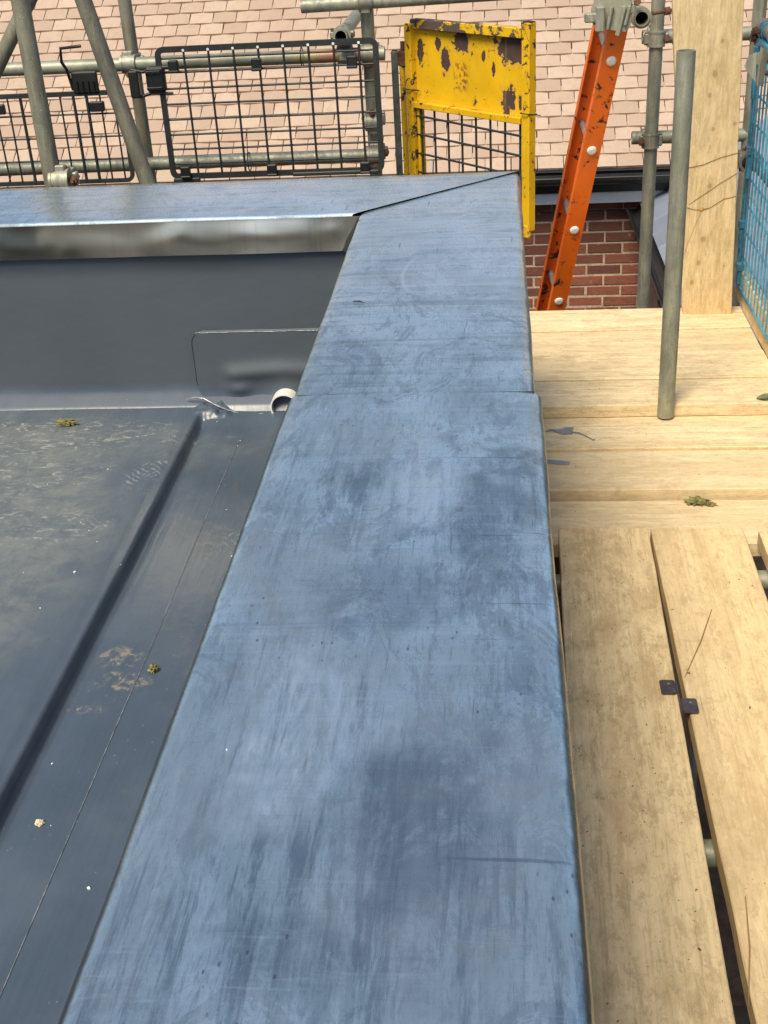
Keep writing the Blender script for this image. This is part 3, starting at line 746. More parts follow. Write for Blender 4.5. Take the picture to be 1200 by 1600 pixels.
# roof floor with rounded step to the gutter strip
def sstep(t): t = min(1, max(0, t)); return t*t*(3-2*t)
XS = [-3.2 + i*.12 for i in range(19)] + [-.98, -.92, -.87, -.83, -.805, -.79, -.782, -.776, -.771, -.767, -.763, -.759, -.755, -.751, -.747, -.743, -.739, -.733, -.725, -.715, -.70, -.68, -.66, -.63, -.60, -.56, -.52, -.48, -.44, -.40, -.37, -.35, -.335, -.318]
XS = sorted(set(XS))
def floor(u, v):
    x = XS[round(u*(len(XS)-1))]; y = -1.3 + 4.135*v
    wob = .004*fb(y, 0, 0, 1.6) + .0015*fb(y, 3, 0, 7)
    e = sstep((2.80-y)/.07)
    t = (x-wob+.762)/.011
    z = .272 - e*(.023*sstep(t)) - (1-e)*.010*sstep((x+.80)/.15)
    z += .0045*e*math.exp(-((x-wob+.795)/.014)**2)                     # rounded shoulder
    z -= .010*e*math.exp(-((x-wob+.747)/.007)**2)                      # crease
    z += .0030*math.exp(-((x+.705+.02*fb(y, 1, 0, .8))/.012)**2) + .0022*math.exp(-((x+.67)/.010)**2)*(.6+fb(y, 2, 0, 1.2))
    z += .0016*fb(x*2.5, y*1.6, 5) + .0005*fb(x*11, y*6, 8)
    z += .008*sstep((x+.345)/.03)
    return (x, y, z)
MB().grid(floor, len(XS)-1, 220).build('roof_membrane', m_memb, roof)
# lap seam in the gutter strip
def fz(x, y):
    u = 0
    e = sstep((2.80-y)/.07)
    return floor_z(x, y)
def floor_z(x, y):
    best = min(range(len(XS)), key=lambda i: abs(XS[i]-x)); return floor(best/(len(XS)-1), (y+1.3)/4.135)[2]
sm = MB()
pts = []
for i in range(140):
    y = -1.0 + 3.66*i/139; x = -.6375 + .0022*fb(y, 4, 2, 3)
    pts.append((x, y, floor_z(x, y)+.0010))
for i in range(139):
    a, b = Vector(pts[i]), Vector(pts[i+1]); wd = .0006+.0007*abs(fb(a.y, 9, 9, 14))
    sm.add([a+Vector((-wd,0,0)), a+Vector((wd,0,.0004)), b+Vector((wd,0,.0004)), b+Vector((-wd,0,0))], [(0,1,2,3)])
sm.build('lap_seam', m_seam, roof)
# outlet patch with the bulge of the pipe collar behind it
def patch(u, v):
    x0, x1, z0, z1 = -.775, -.372, .262, .470
    x = x0 + (x1-x0)*u; z = z0 + (z1-z0)*v
    # rounded upper corners
    cr_ = .035
    if v > 1-cr_/(z1-z0):
        k_ = (z-(z1-cr_))/cr_; ins = cr_*(1-math.sqrt(max(0, 1-k_*k_)))
        x = x0+ins + (x1-x0-2*ins)*u
    if v < .35: x += .040*(1-u)*(1-v/.35)**1.5
    y = YI - .0065 - .0015*fb(x*9, z*9, 3)
    zc = .358 + .004*math.sin(x*20)
    y -= .017*math.exp(-((z-zc)/.022)**2)*sstep((x+.715)/.05)*(.75+.5*fb(x*7, 2, 2))
    y -= .012*math.exp(-((z-.315)/.018)**2)*math.exp(-((x+.66)/.03)**2)
    if v > .985: y += .004
    if z < .30: y -= .018*(1-(z-.262)/.038)**2
    return (x, y, z)
MB().grid(patch, 70, 44).build('outlet_patch', m_memb, roof)
ed = []
for i in range(41):
    p = patch(i/40, .975); ed.append((p[0], p[1]-.0008, p[2]+.001+.0012*fb(p[0], 1, 1, 40)))
MB().path(ed, [.0007+.0006*abs(fb(i, 3, 3, .6)) for i in range(41)], 5).build('patch_edge', m_glint, roof)
ed2 = [Vector(patch(.012, .30+.66*i/20)) + Vector((0, -.0006, 0)) for i in range(21)]
MB().path(ed2, .0007, 5).build('patch_edge', m_gap, roof)
# crumpled weld at the corner of the step
wl = [(-.800, 2.822, .292), (-.775, 2.815, .300), (-.752, 2.812, .298), (-.735, 2.808, .289), (-.715, 2.803, .280), (-.695, 2.80, .272), (-.67, 2.80, .264), (-.655, 2.797, .259)]
MB().path(wl, [.0012, .002, .003, .0022, .0032, .0018, .0025, .001], 6).build('weld_bead', m_glint, roof)
def crumple(u, v):
    x = -.785 + .11*u; y = 2.765 + .065*v
    z = floor_z(x, y) - .001 + math.sin(PI*u)*sstep(v*3)*(.012+ .016*fb(u*5, v*3, 2) + .006*fb(u*14, v*12, 4))
    return (x, y, max(z, .24))
MB().grid(crumple, 26, 16).build('corner_weld_patch', m_memb, roof)
# white outlet pipe and trimmed strip
pc = Vector((-.543, YI-.032, .276))
MB().pipe(pc + Vector((0, -.016, 0)), pc + Vector((0, .24, 0)), .036, .0330, 36).build('outlet_pipe', m_pvc, roof)
MB().grid(lambda u, v: (pc.x + .033*math.cos(2*PI*u), pc.y + .16 - .02*v, pc.z + .033*math.sin(2*PI*u)*v), 24, 1).build('pipe_shadow_stop', m_pvc, roof)
st = MB()
for i in range(10):
    x = -.662 + i*.0095; 
    st.box((x, 2.796 + .001*fb(i, 0, 0, .8), .256), (.0096, .004, .009+.004*fb(i, 2, 0, .7)+i*.0003))
st.build('outlet_trim', m_white, roof)
# outer walls
MB().box((-1.6, .95, -2.2), (3.28, 4.44, 4.8)).build('wall', m_outerwall, roof)
MB().box((.032, .95, .42), (.022, 4.44, .42)).build('side_cladding', m_outerwall, roof)
MB().box((-1.6, 3.18, .42), (3.26, .022, .42)).build('side_cladding', m_outerwall, roof)

# bits lying on the roof
def lump(name, loc, r, mat, label, cat, sq=.6, seed=0, sub=2, amp=.45, el=(1, 1)):
    m = MB(); nu, nv = 14, 8
    def fn(u, v):
        th, ph = 2*PI*u, PI*(v-.5)
        d = Vector((math.cos(ph)*math.cos(th)*el[0], math.cos(ph)*math.sin(th)*el[1], math.sin(ph)))
        k_ = 1 + amp*fb(d.x*2.2+seed, d.y*2.2, d.z*2.2) + amp*.6*fb(d.x*6+seed, d.y*6, d.z*6)
        return (d.x*r*k_, d.y*r*k_, d.z*r*sq*k_ + r*sq*.8)
    m.grid(fn, nu*2, nv*2, amp < .3)
    o = m.build(name, mat); o.location = loc
    return tag(o, label, cat)
lump('moss_clump', (-1.085, 2.72, .270), .014, m_moss, 'small dark moss clump on the silty roof by the rear upstand', 'moss', el=(1.6, 1), amp=.8)
lump('moss_clump', (-.613, 1.71, .248), .0075, m_moss, 'olive moss lump beside the thin seam of the roof gutter', 'moss', 1, 3, amp=.8)
lump('pebble', (-.690, 1.325, .249), .0065, m_stone, 'pale yellowish pebble near the left photo edge on the roof', 'pebble', .6, 5)
cr_ = MB(); rr = random.Random(3)
for i in range(45):
    x = rr.uniform(-1.3, -.37); y = rr.uniform(.9, 2.78)
    s_ = rr.choice((.0008, .0010, .0014)) * (1.7 if rr.random() < .06 else 1)
    cr_.box((x, y, floor_z(x, y)+s_*.4), (s_*2, s_*1.4, s_), Matrix.Rotation(rr.uniform(0, 3), 3, 'Z'))
for i in range(3):
    x = rr.uniform(-.3, .03); y = rr.uniform(.65, 2.6)
    cr_.box((x, y, ZC+.0045), (.0014, .0010, .0008), Matrix.Rotation(rr.uniform(0, 3), 3, 'Z'))
tag(cr_.build('plaster_crumbs', m_crumb), 'tiny white crumbs scattered over the roof membrane and the coping', 'crumbs', kind='stuff')

# ================================================================== SCAFFOLD BOARDS
def board(name, x0, x1, y0, y1, ztop, mat, label, group, axis='x', th=.038, rot=0.0, seed=0, parts=True, bow=0.0):
    ln = (x1-x0) if axis == 'x' else (y1-y0); wd = (y1-y0) if axis == 'x' else (x1-x0)
    c = Vector(((x0+x1)/2, (y0+y1)/2, ztop-th))
    K = 60; m = MB(); b = .0022
    prof = [(-wd/2, 0), (-wd/2, th-b), (-wd/2+b, th), (-wd/4, th), (0, th), (wd/4, th), (wd/2-b, th), (wd/2, th-b), (wd/2, 0)]
    vs = []
    for i in range(K+1):
        a = -ln/2 + ln*i/K
        for j, (p, z) in enumerate(prof):
            e = .0014*fb(a, seed+(p > 0)*7, 0, 6) + .0008*fb(a, seed+(p > 0)*3, 2, 22)
            pp_ = p + (e if abs(p) > wd*.3 else 0)
            zz = z + (.0008*fb(a*3, p*9, seed) if z > 0 else 0) + bow*math.cos(PI*a/ln)
            ae = a + (.002*fb(p*30, seed, i) if i in (0, K) else 0)
            vs.append((ae, pp_, zz) if axis == 'x' else (-pp_, ae, zz))
    n_ = len(prof); fs = []
    for i in range(K):
        for j in range(n_):
            k_ = (j+1) % n_
            fs.append((i*n_+j, (i+1)*n_+j, (i+1)*n_+k_, i*n_+k_))
    fs.append(tuple(range(n_))[::1]); fs.append(tuple(range(K*n_, K*n_+n_))[::-1])
    fs = [f[::-1] for f in fs]
    m.add(vs, fs)
    o = m.build(name, mat); o.location = c; o.rotation_euler = (0, 0, rot)
    tag(o, label, 'scaffold board' , group)
    return o
G1, G2, G3 = 'raised cross boards at the far end of the deck', 'cross boards in the middle of the deck', 'long boards running alongside the coping'
edges = [3.325, 3.517, 3.742, 3.950, 4.163]
lab = ['front raised cross board behind the foot of the short free standing tube',
       'second raised cross board back from the front edge of the far deck',
       'third raised cross board from the front edge, second from the brick wall',
       'rearmost cross board of the raised far deck with the upright timber standing on it']
for i in range(4):
    board('scaffold_board', .07, .835 if i else 1.35, edges[i]+.003, edges[i+1]-.003, (.034, .0375, .0335, .0365)[i], m_wood_x, lab[i], G1, seed=i*5+1)
board('scaffold_board', .07, 1.5, 3.122, 3.347, -.006, m_wood_x, 'cross board just in front of the raised deck, under the torn grey scrap', G2, seed=31, rot=.002)
board('scaffold_board', .07, 1.5, 2.886, 3.118, -.015, m_wood_x, 'middle cross board with a greenish front edge and small grey strip on its left', G2, seed=37, rot=-.003)
board('scaffold_board', .07, 1.5, 2.648, 2.874, -.041, m_wood_x, 'lowest cross board carrying the ends of the long boards and the moss', G2, seed=41)
board('scaffold_board', .0985, .3175, -1.25, 2.655, 0, m_wood_y, 'long board directly beside the blue grey coping', G3, 'y', seed=51, rot=-.022)
board('scaffold_board', .3555, .577, -1.25, 2.652, -.001, m_wood_y, 'second long board from the coping, right of the dark gap', G3, 'y', seed=57, rot=-.0055)
bpy.context.view_layer.update()
board('scaffold_board', .622, .847, -1.25, 2.634, .002, m_wood_y, 'outer long board cut off by the right photo edge beside the dark hole', G3, 'y', seed=63)
board('timber_batten', .09, .31, -1.2, 4.1, -.26, m_outerwall, 'dark timber plank glimpsed below in the slit between coping and long board', None, 'y', seed=77)['category'] = 'timber plank'
# toe board, upright board
tb = MB().box((0, 0, .0575), (.038, 2.2, .115), bev=.002).build('toe_board', m_wood_y); tb.location = (.852, 3.28, .037)
tag(tb, 'low timber toe board on edge below the blue mesh guard', 'toe board')
tb.location = (.856, 3.17, .0365)
m = MB(); K = 40
for i in range(K+1):
    t = i/K; z = 1.75*t; wd = .164 + .044*min(1.6, z/1.05); cx = -.085*z/1.05; yy = -.14*z/1.05
    x0 = cx-wd/2 + .0012*fb(z, 0, 0, 5); x1 = cx+wd/2 + .0012*fb(z, 4, 0, 5)
    m.v += [(x0, yy, z), (x0+.002, yy-.002, z), (x1-.002, yy-.002, z), (x1, yy, z), (x1, yy+.036, z), (x0, yy+.036, z)]
    m.sm += []
fs = [(i*6+j, i*6+(j+1) % 6, (i+1)*6+(j+1) % 6, (i+1)*6+j) for i in range(K) for j in range(6)] + [(5,4,3,2,1,0)] + [tuple(K*6+j for j in range(6))]
m.f = fs; m.sm = [False]*len(fs)
ub = m.build('upright_board', m_wood_z); ub.location = (.712, 4.085, .036); ub.rotation_euler = (0, 0, R(-3))
tag(ub, 'wide pale upright timber with curved saw marks standing on the rearmost deck board', 'timber board')
def ubpt(x, z, off=.0034): return (x, -.14*z/1.05 - off, z)
for arc in ([(-.101, .519), (-.058, .526), (0, .551), (.054, .563), (.085, .572)], [(-.091, .395), (-.03, .44), (.0, .463), (.046, .493), (.075, .505)],
            [(-.096, .384), (-.072, .377), (-.05, .376), (-.025, .382), (-.005, .396), (.02, .412), (.049, .42), (.07, .423)], [(-.093, .222), (-.085, .26), (-.074, .295), (-.062, .335), (-.05, .372)]):
    m = MB()
    for i in range(len(arc)-1):
        for k in range(5):
            a = [arc[i][q]+(arc[i+1][q]-arc[i][q])*k/5 for q in (0, 1)]; b = [arc[i][q]+(arc[i+1][q]-arc[i][q])*(k+1)/5 for q in (0, 1)]
            w0 = .0011+.0009*abs(fb(a[0]*40, a[1]*40, 2)); jz = .0015*fb(a[0]*30, a[1]*30); jb = .0015*fb(b[0]*30, b[1]*30)
            m.add([ubpt(a[0], a[1]-w0+jz), ubpt(b[0], b[1]-w0+jb), ubpt(b[0], b[1]+w0+jb), ubpt(a[0], a[1]+w0+jz)], [(0,1,2,3)])
    o = m.build('saw_mark', plain('saw mark brown', (.26, .15, .06), .8) if not bpy.data.materials.get('saw mark brown') else bpy.data.materials['saw mark brown'])
    o.parent = ub
m = MB()
m.grid(lambda u, v: ubpt(-.05 + .010*math.cos(2*PI*u)*v*(1+.3*fb(u*3, 1)), .377 + .008*math.sin(2*PI*u)*v, .002+.003*(1-v)), 14, 3)
o = m.build('resin_knot', plain('resin brown', (.50, .28, .09), .5)); o.parent = ub

# board end hoop left in the gap between the long boards
cl = thing('joining_clip', (.345, 1.97, .0), 'small grey metal joining clip with two tabs bent over the gap between the long boards', 'metal clip')
for (cx, cy_) in ((.3285, 2.000), (.3635, 1.940)):
    poly = []
    for (sx, sy_) in ((1, 1), (-1, 1), (-1, -1), (1, -1)):
        for k in range(4):
            a = {(1, 1): 0, (-1, 1): 90, (-1, -1): 180, (1, -1): 270}[(sx, sy_)] + k*30
            poly.append((cx + sx*.010 + .005*math.cos(R(a)), cy_ + sy_*.017 + .005*math.sin(R(a))))
    tb_ = MB().prism(poly, .0035, .0062).build('tab', m_tab, cl)
    nl = MB().rod((cx+.002, cy_+.008, .0062), (cx+.002, cy_+.008, .0072), .0028, 10).build('nail_head', m_alu, cl)
MB().box((.3465, 1.97, -.010), (.003, .10, .028)).build('web', m_tab, cl)
# torn membrane scraps
def scrap(name, poly, z, tail, label):
    m = MB(); cx = sum(p[0] for p in poly)/len(poly); cyy = sum(p[1] for p in poly)/len(poly)
    vs = [(cx, cyy, z+.004)] + [(x, y, z+.0015+.004*abs(fb(x*30, y*30))) for x, y in poly]
    n_ = len(poly); m.add(vs, [(0, 1+i, 1+(i+1) % n_) for i in range(n_)], False)
    vs2 = [(x, y, zz-.0015) for x, y, zz in vs]
    m.add(vs2, [(0, 1+(i+1) % n_, 1+i) for i in range(n_)]); m.add(vs[1:]+vs2[1:], [(i, n_+i, n_+(i+1) % n_, (i+1) % n_) for i in range(n_)])
    for t in tail: m.path(t, [.0022-.0012*i/len(t) for i in range(len(t))], 5)
    o = m.build(name, m_scrap); rebase(o, (cx, cyy, z)); return tag(o, label, 'membrane scrap')
scrap('membrane_scrap', [(.165, 3.245), (.188, 3.262), (.212, 3.262), (.206, 3.215), (.180, 3.212), (.160, 3.228), (.150, 3.238)], -.006,
      [[(.205, 3.225, -.003), (.225, 3.215, -.001), (.245, 3.195, -.003), (.262, 3.170, -.003), (.268, 3.168, .001)], [(.165, 3.238, -.003), (.145, 3.240, -.002), (.132, 3.232, -.003)]],
      'torn grey membrane scrap with a thin curling tail on the cross board')
scrap('membrane_scrap', [(.128, 3.068), (.170, 3.058), (.192, 3.050), (.186, 3.034), (.155, 3.040), (.128, 3.046)], -.015, [], 'short narrow strip of grey membrane poking out beside the coping')
lump('moss_clump', (.512, 2.852, -.040), .0150, m_moss, 'green moss clump lying on the lowest cross board', 'moss', .5, 9, amp=.9, el=(1.7, 1))
lump('moss_clump', (.542, 2.842, -.041), .008, m_moss, 'tiny olive moss tuft just right of the green moss clump', 'moss', .6, 19, amp=.9, el=(1.6, 1))
lf = MB().grid(lambda u, v: (.745+.05*u, 3.352+.035*(v-.5)*math.sin(PI*min(1, u+.05)), .036+.012*u+.006*abs(v-.5)), 6, 4)
o = lf.build('leaf', plain('dull green leaf', (.14, .17, .09), .6)); rebase(o, (.745, 3.352, .036)); tag(o, 'dull green leaf at the front edge of the raised deck by the right photo edge', 'leaf')

# ================================================================== SCAFFOLD TUBES AND COUPLERS
TR = .02415
def tube(p0, p1, label, group=None, mat=None, name='scaffold_tube', cat='scaffold tube'):
    p0, p1 = Vector(p0), Vector(p1)
    m = MB().pipe(p0, p1, TR, .0200, 32)
    o = m.build(name, mat or m_galv); rebase(o, p0 if p0.z <= p1.z else p1)
    return tag(o, label, cat, group)
GS, GL = 'upright scaffold tubes', 'horizontal scaffold tubes'
tube((.482, 3.322, .0), (.477, 3.322, 1.013), 'short free standing open topped tube in front of the upright timber', GS)
tube((.562, 4.7, -4.6), (.568, 4.7, 2.2), 'tall tube between the orange ladder and the upright timber', GS)
tube((-1.248, 3.36, -4.6), (-1.246, 3.36, 2.4), 'thick looking near tube crossing the left end of the handrail', GS, m_galv_d)
tube((-1.338, 4.66, -4.6), (-1.342, 4.66, 2.4), 'dark tube behind the handrail to the left of the black mesh guards joint', GS, m_galv_d)
tube((-.455, 4.662, -4.6), (-.466, 4.662, 2.2), 'tube behind the right end of the wide black mesh guard', GS)
bd = Vector((-1.059+1.184, 3.651-3.695, .643-1.167))
tube(Vector((-1.184, 3.695, 1.167))+bd*1.55, Vector((-1.184, 3.695, 1.167))-bd*2, 'brown weathered diagonal brace crossing the handrail', 'diagonal braces', m_galv_d)
b2 = Vector((-1.627+1.493, .002, .959-1.138))
tube(Vector((-1.493, 4.103, 1.138))-b2*5, Vector((-1.493, 4.103, 1.138))+b2*3, 'diagonal brace leaning the other way in the top left corner', 'diagonal braces', m_galv_d)
tube((-3.2, 4.6, .864), (-.402, 4.6, .860), 'handrail tube with a reddish worn end behind the wide mesh guard', GL, m_red)
tube((-3.2, 4.6, .496), (-.44, 4.6, .504), 'pale lower rail tube behind both black mesh guards', GL)
tube((-.690, 4.60, 1.030), (.12, 4.60, 1.043), 'topmost horizontal tube with a cut end left of the tall tube', GL)
tube((-.545, 4.50, .935), (-.56, 6.0, .93), 'tube end pointing at the camera above the wide mesh guard', GL)
tube((.50, 4.752, .500), (.93, 4.752, .496), 'lower stub of horizontal tube passing behind the upright timber', GL)
tube((.522, 4.752, .856), (.93, 4.752, .852), 'upper stub of horizontal tube passing behind the upright timber', GL)
tube((.459, 4.21, .985), (.47, 5.3, .965), 'open tube end pointing at the camera above the orange ladder', GL)
tube((.862, 4.30, .927), (.885, 1.2, .925), 'pale rail tube at the top of the blue mesh guard', GL)
tube((.885, 4.40, .49), (.90, 1.2, .49), 'rail tube half way up behind the blue mesh guard', GL)
tube((.06, 2.50, -.068), (1.3, 2.54, -.068), 'bearing tube under the near ends of the long boards', 'bearing tubes under the deck')
tube((.06, 1.62, -.070), (1.3, 1.62, -.070), 'bearing tube glimpsed through the gap between the long boards', 'bearing tubes under the deck')
tube((.06, .3, -.070), (1.3, .3, -.070), 'bearing tube under the long boards below the camera', 'bearing tubes under the deck')
for y in (3.42, 4.05): tube((.06, y, -.075), (1.3, y, -.075), 'bearing tube hidden below the %s raised boards' % ('front' if y < 3.6 else 'rear'), 'bearing tubes under the deck')
tube((.93, 4.752, -4.6), (.93, 4.752, 1.6), 'upright tube hidden behind the blue mesh guard corner', GS)
# painted worn band at the end of the handrail
def coupler(c, ax1, ax2, label, bolt=(0, -1, 0), flip=1, sep_=None, mat=None, group='tube couplers'):
    """double coupler: band 1 round the tube along ax1 at c, band 2 round the tube along ax2 at c + sep"""
    c = Vector(c); t = thing('tube_coupler', c, label, 'coupler', group)
    a1, a2 = Vector(ax1).normalized(), Vector(ax2).normalized()
    sp_ = Vector(sep_) if sep_ is not None else Vector((0, -.052, 0))
    bv = Vector(bolt).normalized()
    for cc, a in ((c, a1), (c+sp_, a2)):
        m = MB().pipe(cc-a*.024, cc+a*.024, .0305, .0243, 24)
        m.pipe(cc-a*.027, cc-a*.020, .0325, .0245, 24); m.pipe(cc+a*.020, cc+a*.027, .0325, .0245, 24)
        s = a.cross(sp_.normalized()); s.normalize()
        # hinge lug and bolt lug
        for sg in (-1, 1):
            M3 = Matrix((s, a, s.cross(a))).transposed()
            m.box(cc + s*sg*.034, (.018, .036, .022), M3, .003)
        band = m.build('band', mat or m_clamp, t)
        d = sp_.normalized() if cc is c else -sp_.normalized()
        # T bolt with nut and washer on the bolt lug
        bm_ = MB(); p = cc + s*flip*.036
        q = -d if abs(bv.dot(d)) < .5 else bv
        bm_.rod(p - q*.022, p + q*.040, .0055, 8)
        bm_.rod(p + q*.014, p + q*.017, .0125, 14)
        bm_.rod(p + q*.017, p + q*.029, .0115, 6)
        bm_.build('bolt', m_rust, t)
        MB().rod(cc - s*flip*.036 - a*.021, cc - s*flip*.036 + a*.021, .006, 8).build('hinge_pin', m_rust, t)
    M3 = Matrix((a1.cross(sp_.normalized()), a1, sp_.normalized())).transposed()
    MB().box(c+sp_*.5, (.042, .042, .012), M3, .003).build('saddle', mat or m_clamp, t)
    return t
X_, Y_, Z_ = (1, 0, 0), (0, 1, 0), (0, 0, 1)
coupler((.564, 4.7, .500), Z_, X_, 'coupler low on the tall tube holding the lower horizontal stub', (0, -1, 0), 1, (0, .052, 0))
coupler((.566, 4.7, .856), Z_, X_, 'coupler holding the upper horizontal stub on the tall tube', (0, -1, 0), -1, (0, .052, 0))
coupler((.566, 4.7, .985), Z_, Y_, 'rusty bolted coupler joining the open tube end to the tall tube', (0, -1, 0), 1, (-.104, -.37, .0)) if False else None
coupler((-.458, 4.662, .862), Z_, X_, 'coupler on the handrail end behind the top right of the wide guard', (0, -1, 0), 1, (0, -.062, 0))
coupler((-.456, 4.662, .503), Z_, X_, 'coupler with round bolt near the bottom right of the wide guard', (0, -1, 0), 1, (0, -.062, 0))
coupler((-.460, 4.662, .622), Z_, X_, 'coupler with a rusty bolt pointing left at mid height of the wide guard', (-1, 0, 0), -1, (0, -.052, .0))
coupler((-.463, 4.662, 1.040), Z_, X_, 'large coupler under the topmost horizontal tube', (0, -1, 0), -1, (0, -.062, 0))
coupler((-.545, 4.56, .935), Y_, X_, 'coupler gripping the camera facing tube end on the handrail', (0, 0, -1), 1, (0, .04, -.072))
coupler((-1.340, 4.655, .864), Z_, X_, 'pale stone coloured coupler on the handrail beside the brown brace', (0, -1, 0), 1, (0, -.055, 0))
coupler((-1.22, 3.375, .735), Z_, X_, 'coupler hanging beside the foot of the near left tube', (0, -1, 0), 1, (0.0, -.02, 0), m_clamp)
coupler((-1.095, 3.664, .56), (bd.x, bd.y, bd.z), X_, 'coupler near the lower end of the brown diagonal brace', (0, -1, 0), 1, (0, .05, 0))
coupler((.862, 4.27, .927), Y_, Z_, 'coupler clamped on the end of the pale top rail at right', (0, -1, 0), 1, (.0, .02, -.02))
coupler((.858, 4.36, .49), Y_, X_, 'coupler on the middle rail between the timber and the blue guard', (0, -1, 0), 1, (0, .03, .0))
# board retaining clamp flap at the right edge of the upright timber
bc = thing('board_clamp', (.80, 4.0, .85), 'grey clamp plate biting on the right edge of the upright timber', 'board clamp')
MB().prism([(-.012, -.055), (.014, -.062), (.020, .045), (-.006, .052)], -.004, .004, Matrix.Translation((.792, 3.95, .868)) @ Matrix.Rotation(R(90), 4, 'X') @ Matrix.Rotation(R(38), 4, 'Y')).build('plate', m_clamp, bc)
MB().prism([(-.030, .0), (-.036, .012), (-.026, .040), (-.004, .05), (.0, -.035)], -.003, .003, Matrix.Translation((.775, 3.93, .860)) @ Matrix.Rotation(R(90), 4, 'X')).build('jaw', m_clamp, bc)
MB().rod((.79, 3.97, .885), (.855, 4.02, .89), .020, 16).build('boss', m_clamp, bc)
MB().rod((.80, 3.96, .845), (.845, 3.99, .838), .007, 8).build('bolt', m_rust, bc)
# camera facing open tube clamps above the ladder
lc = thing('ladder_clamp', (.40, 4.25, .96), 'olive grey ladder clamp gripping the top of the orange ladder', 'ladder clamp')
for q_ in ((.350, .985, .012, .07), (.385, .975, .014, .09), (.405, .99, .010, .06)):
    MB().box((q_[0], 4.130, q_[1]+.015), (q_[2], .016, q_[3]), Matrix.Rotation(R(12), 3, 'Y'), bev=.003).build('rib', m_clamp, lc)
MB().prism([(-.072, -.012), (-.02, -.030), (.030, -.038), (.046, -.022), (.044, .05), (.010, .075), (-.06, .075), (-.078, .03)], -.014, .014, Matrix.Translation((.372, 4.15, .995)) @ Matrix.Rotation(R(90), 4, 'X')).build('jaw', m_clamp, lc)
MB().box((.320, 4.13, 1.00), (.028, .05, .075), bev=.004).build('hook', m_clamp, lc)
MB().box((.296, 4.12, 1.005), (.05, .02, .028), bev=.004).build('lug', m_clamp, lc)
MB().pipe((.459, 4.225, .985), (.459, 4.275, .984), .0325, .0245, 24).build('band', m_clamp, lc)
MB().box((.425, 4.245, 1.015), (.03, .04, .035), bev=.004).build('hinge', m_clamp, lc)
for p0, p1, r_ in (((.355, 4.15, 1.035), (.42, 4.15, 1.037), .006), ((.405, 4.15, 1.036), (.418, 4.15, 1.037), .013), ((.49, 4.20, 1.0), (.56, 4.22, 1.005), .006), ((.53, 4.21, 1.003), (.545, 4.215, 1.004), .013), ((.44, 4.20, 1.035), (.44, 4.17, 1.04), .011)):
    MB().rod(p0, p1, r_, 8 if r_ < .01 else 6).build('bolt', m_rust, lc)

# ------------------------------------------------------------------ orange ladder
ld = Vector((-.139, .339, -.924)); L0 = Vector((.367, 4.212, .861)); T1 = L0 - ld*.155; B1 = L0 + ld*4.6
lad = thing('ladder', B1, 'bright orange chipped ladder seen side on with white round rung ends', 'ladder')
rung_d = Vector((-.034, .19, .0))
rung_d = (rung_d - ld.normalized()*rung_d.dot(ld.normalized()))
rn_ = rung_d.normalized(); wv = ld.normalized().cross(rn_).normalized()
def stile(o0):
    m = MB(); dn = ld.normalized(); a = T1+o0; b = B1+o0
    M3 = Matrix((wv, rn_, dn)).transposed()
    c = (a+b)/2; Lh = (a-b).length
    m.box(c, (.064, .003, Lh), M3)
    for sg in (-1, 1):
        m.box(c + wv*sg*.0308 + rn_*.0125, (.0028, .022, Lh), M3)
    return m
stile(Vector((0, 0, 0))).build('stile', m_orange, lad)
m = MB(); dn = ld.normalized(); M3 = Matrix((wv, -rn_, -dn)).transposed()
c = (T1+B1)/2 + rung_d; m.box(c, (.064, .003, (T1-B1).length), M3)
for sg in (-1, 1): m.box(c + wv*sg*.0308 - rn_*.0125, (.0028, .022, (T1-B1).length), M3)
m.build('stile', m_orange, lad)
nr = 13
for i in range(nr):
    p = L0 + ld*(i/3.0)
    MB().rod(p + rn_*.002, p + rung_d - rn_*.002, .0125, 6).build('rung', m_alu, lad)
    e = MB(); e.rod(p - rn_*.002, p - rn_*.007, .0170, 20, r1=.0150); e.rod(p - rn_*.007, p - rn_*.009, .0150, 20, r1=.009); e.build('rung_end', m_cream, lad)
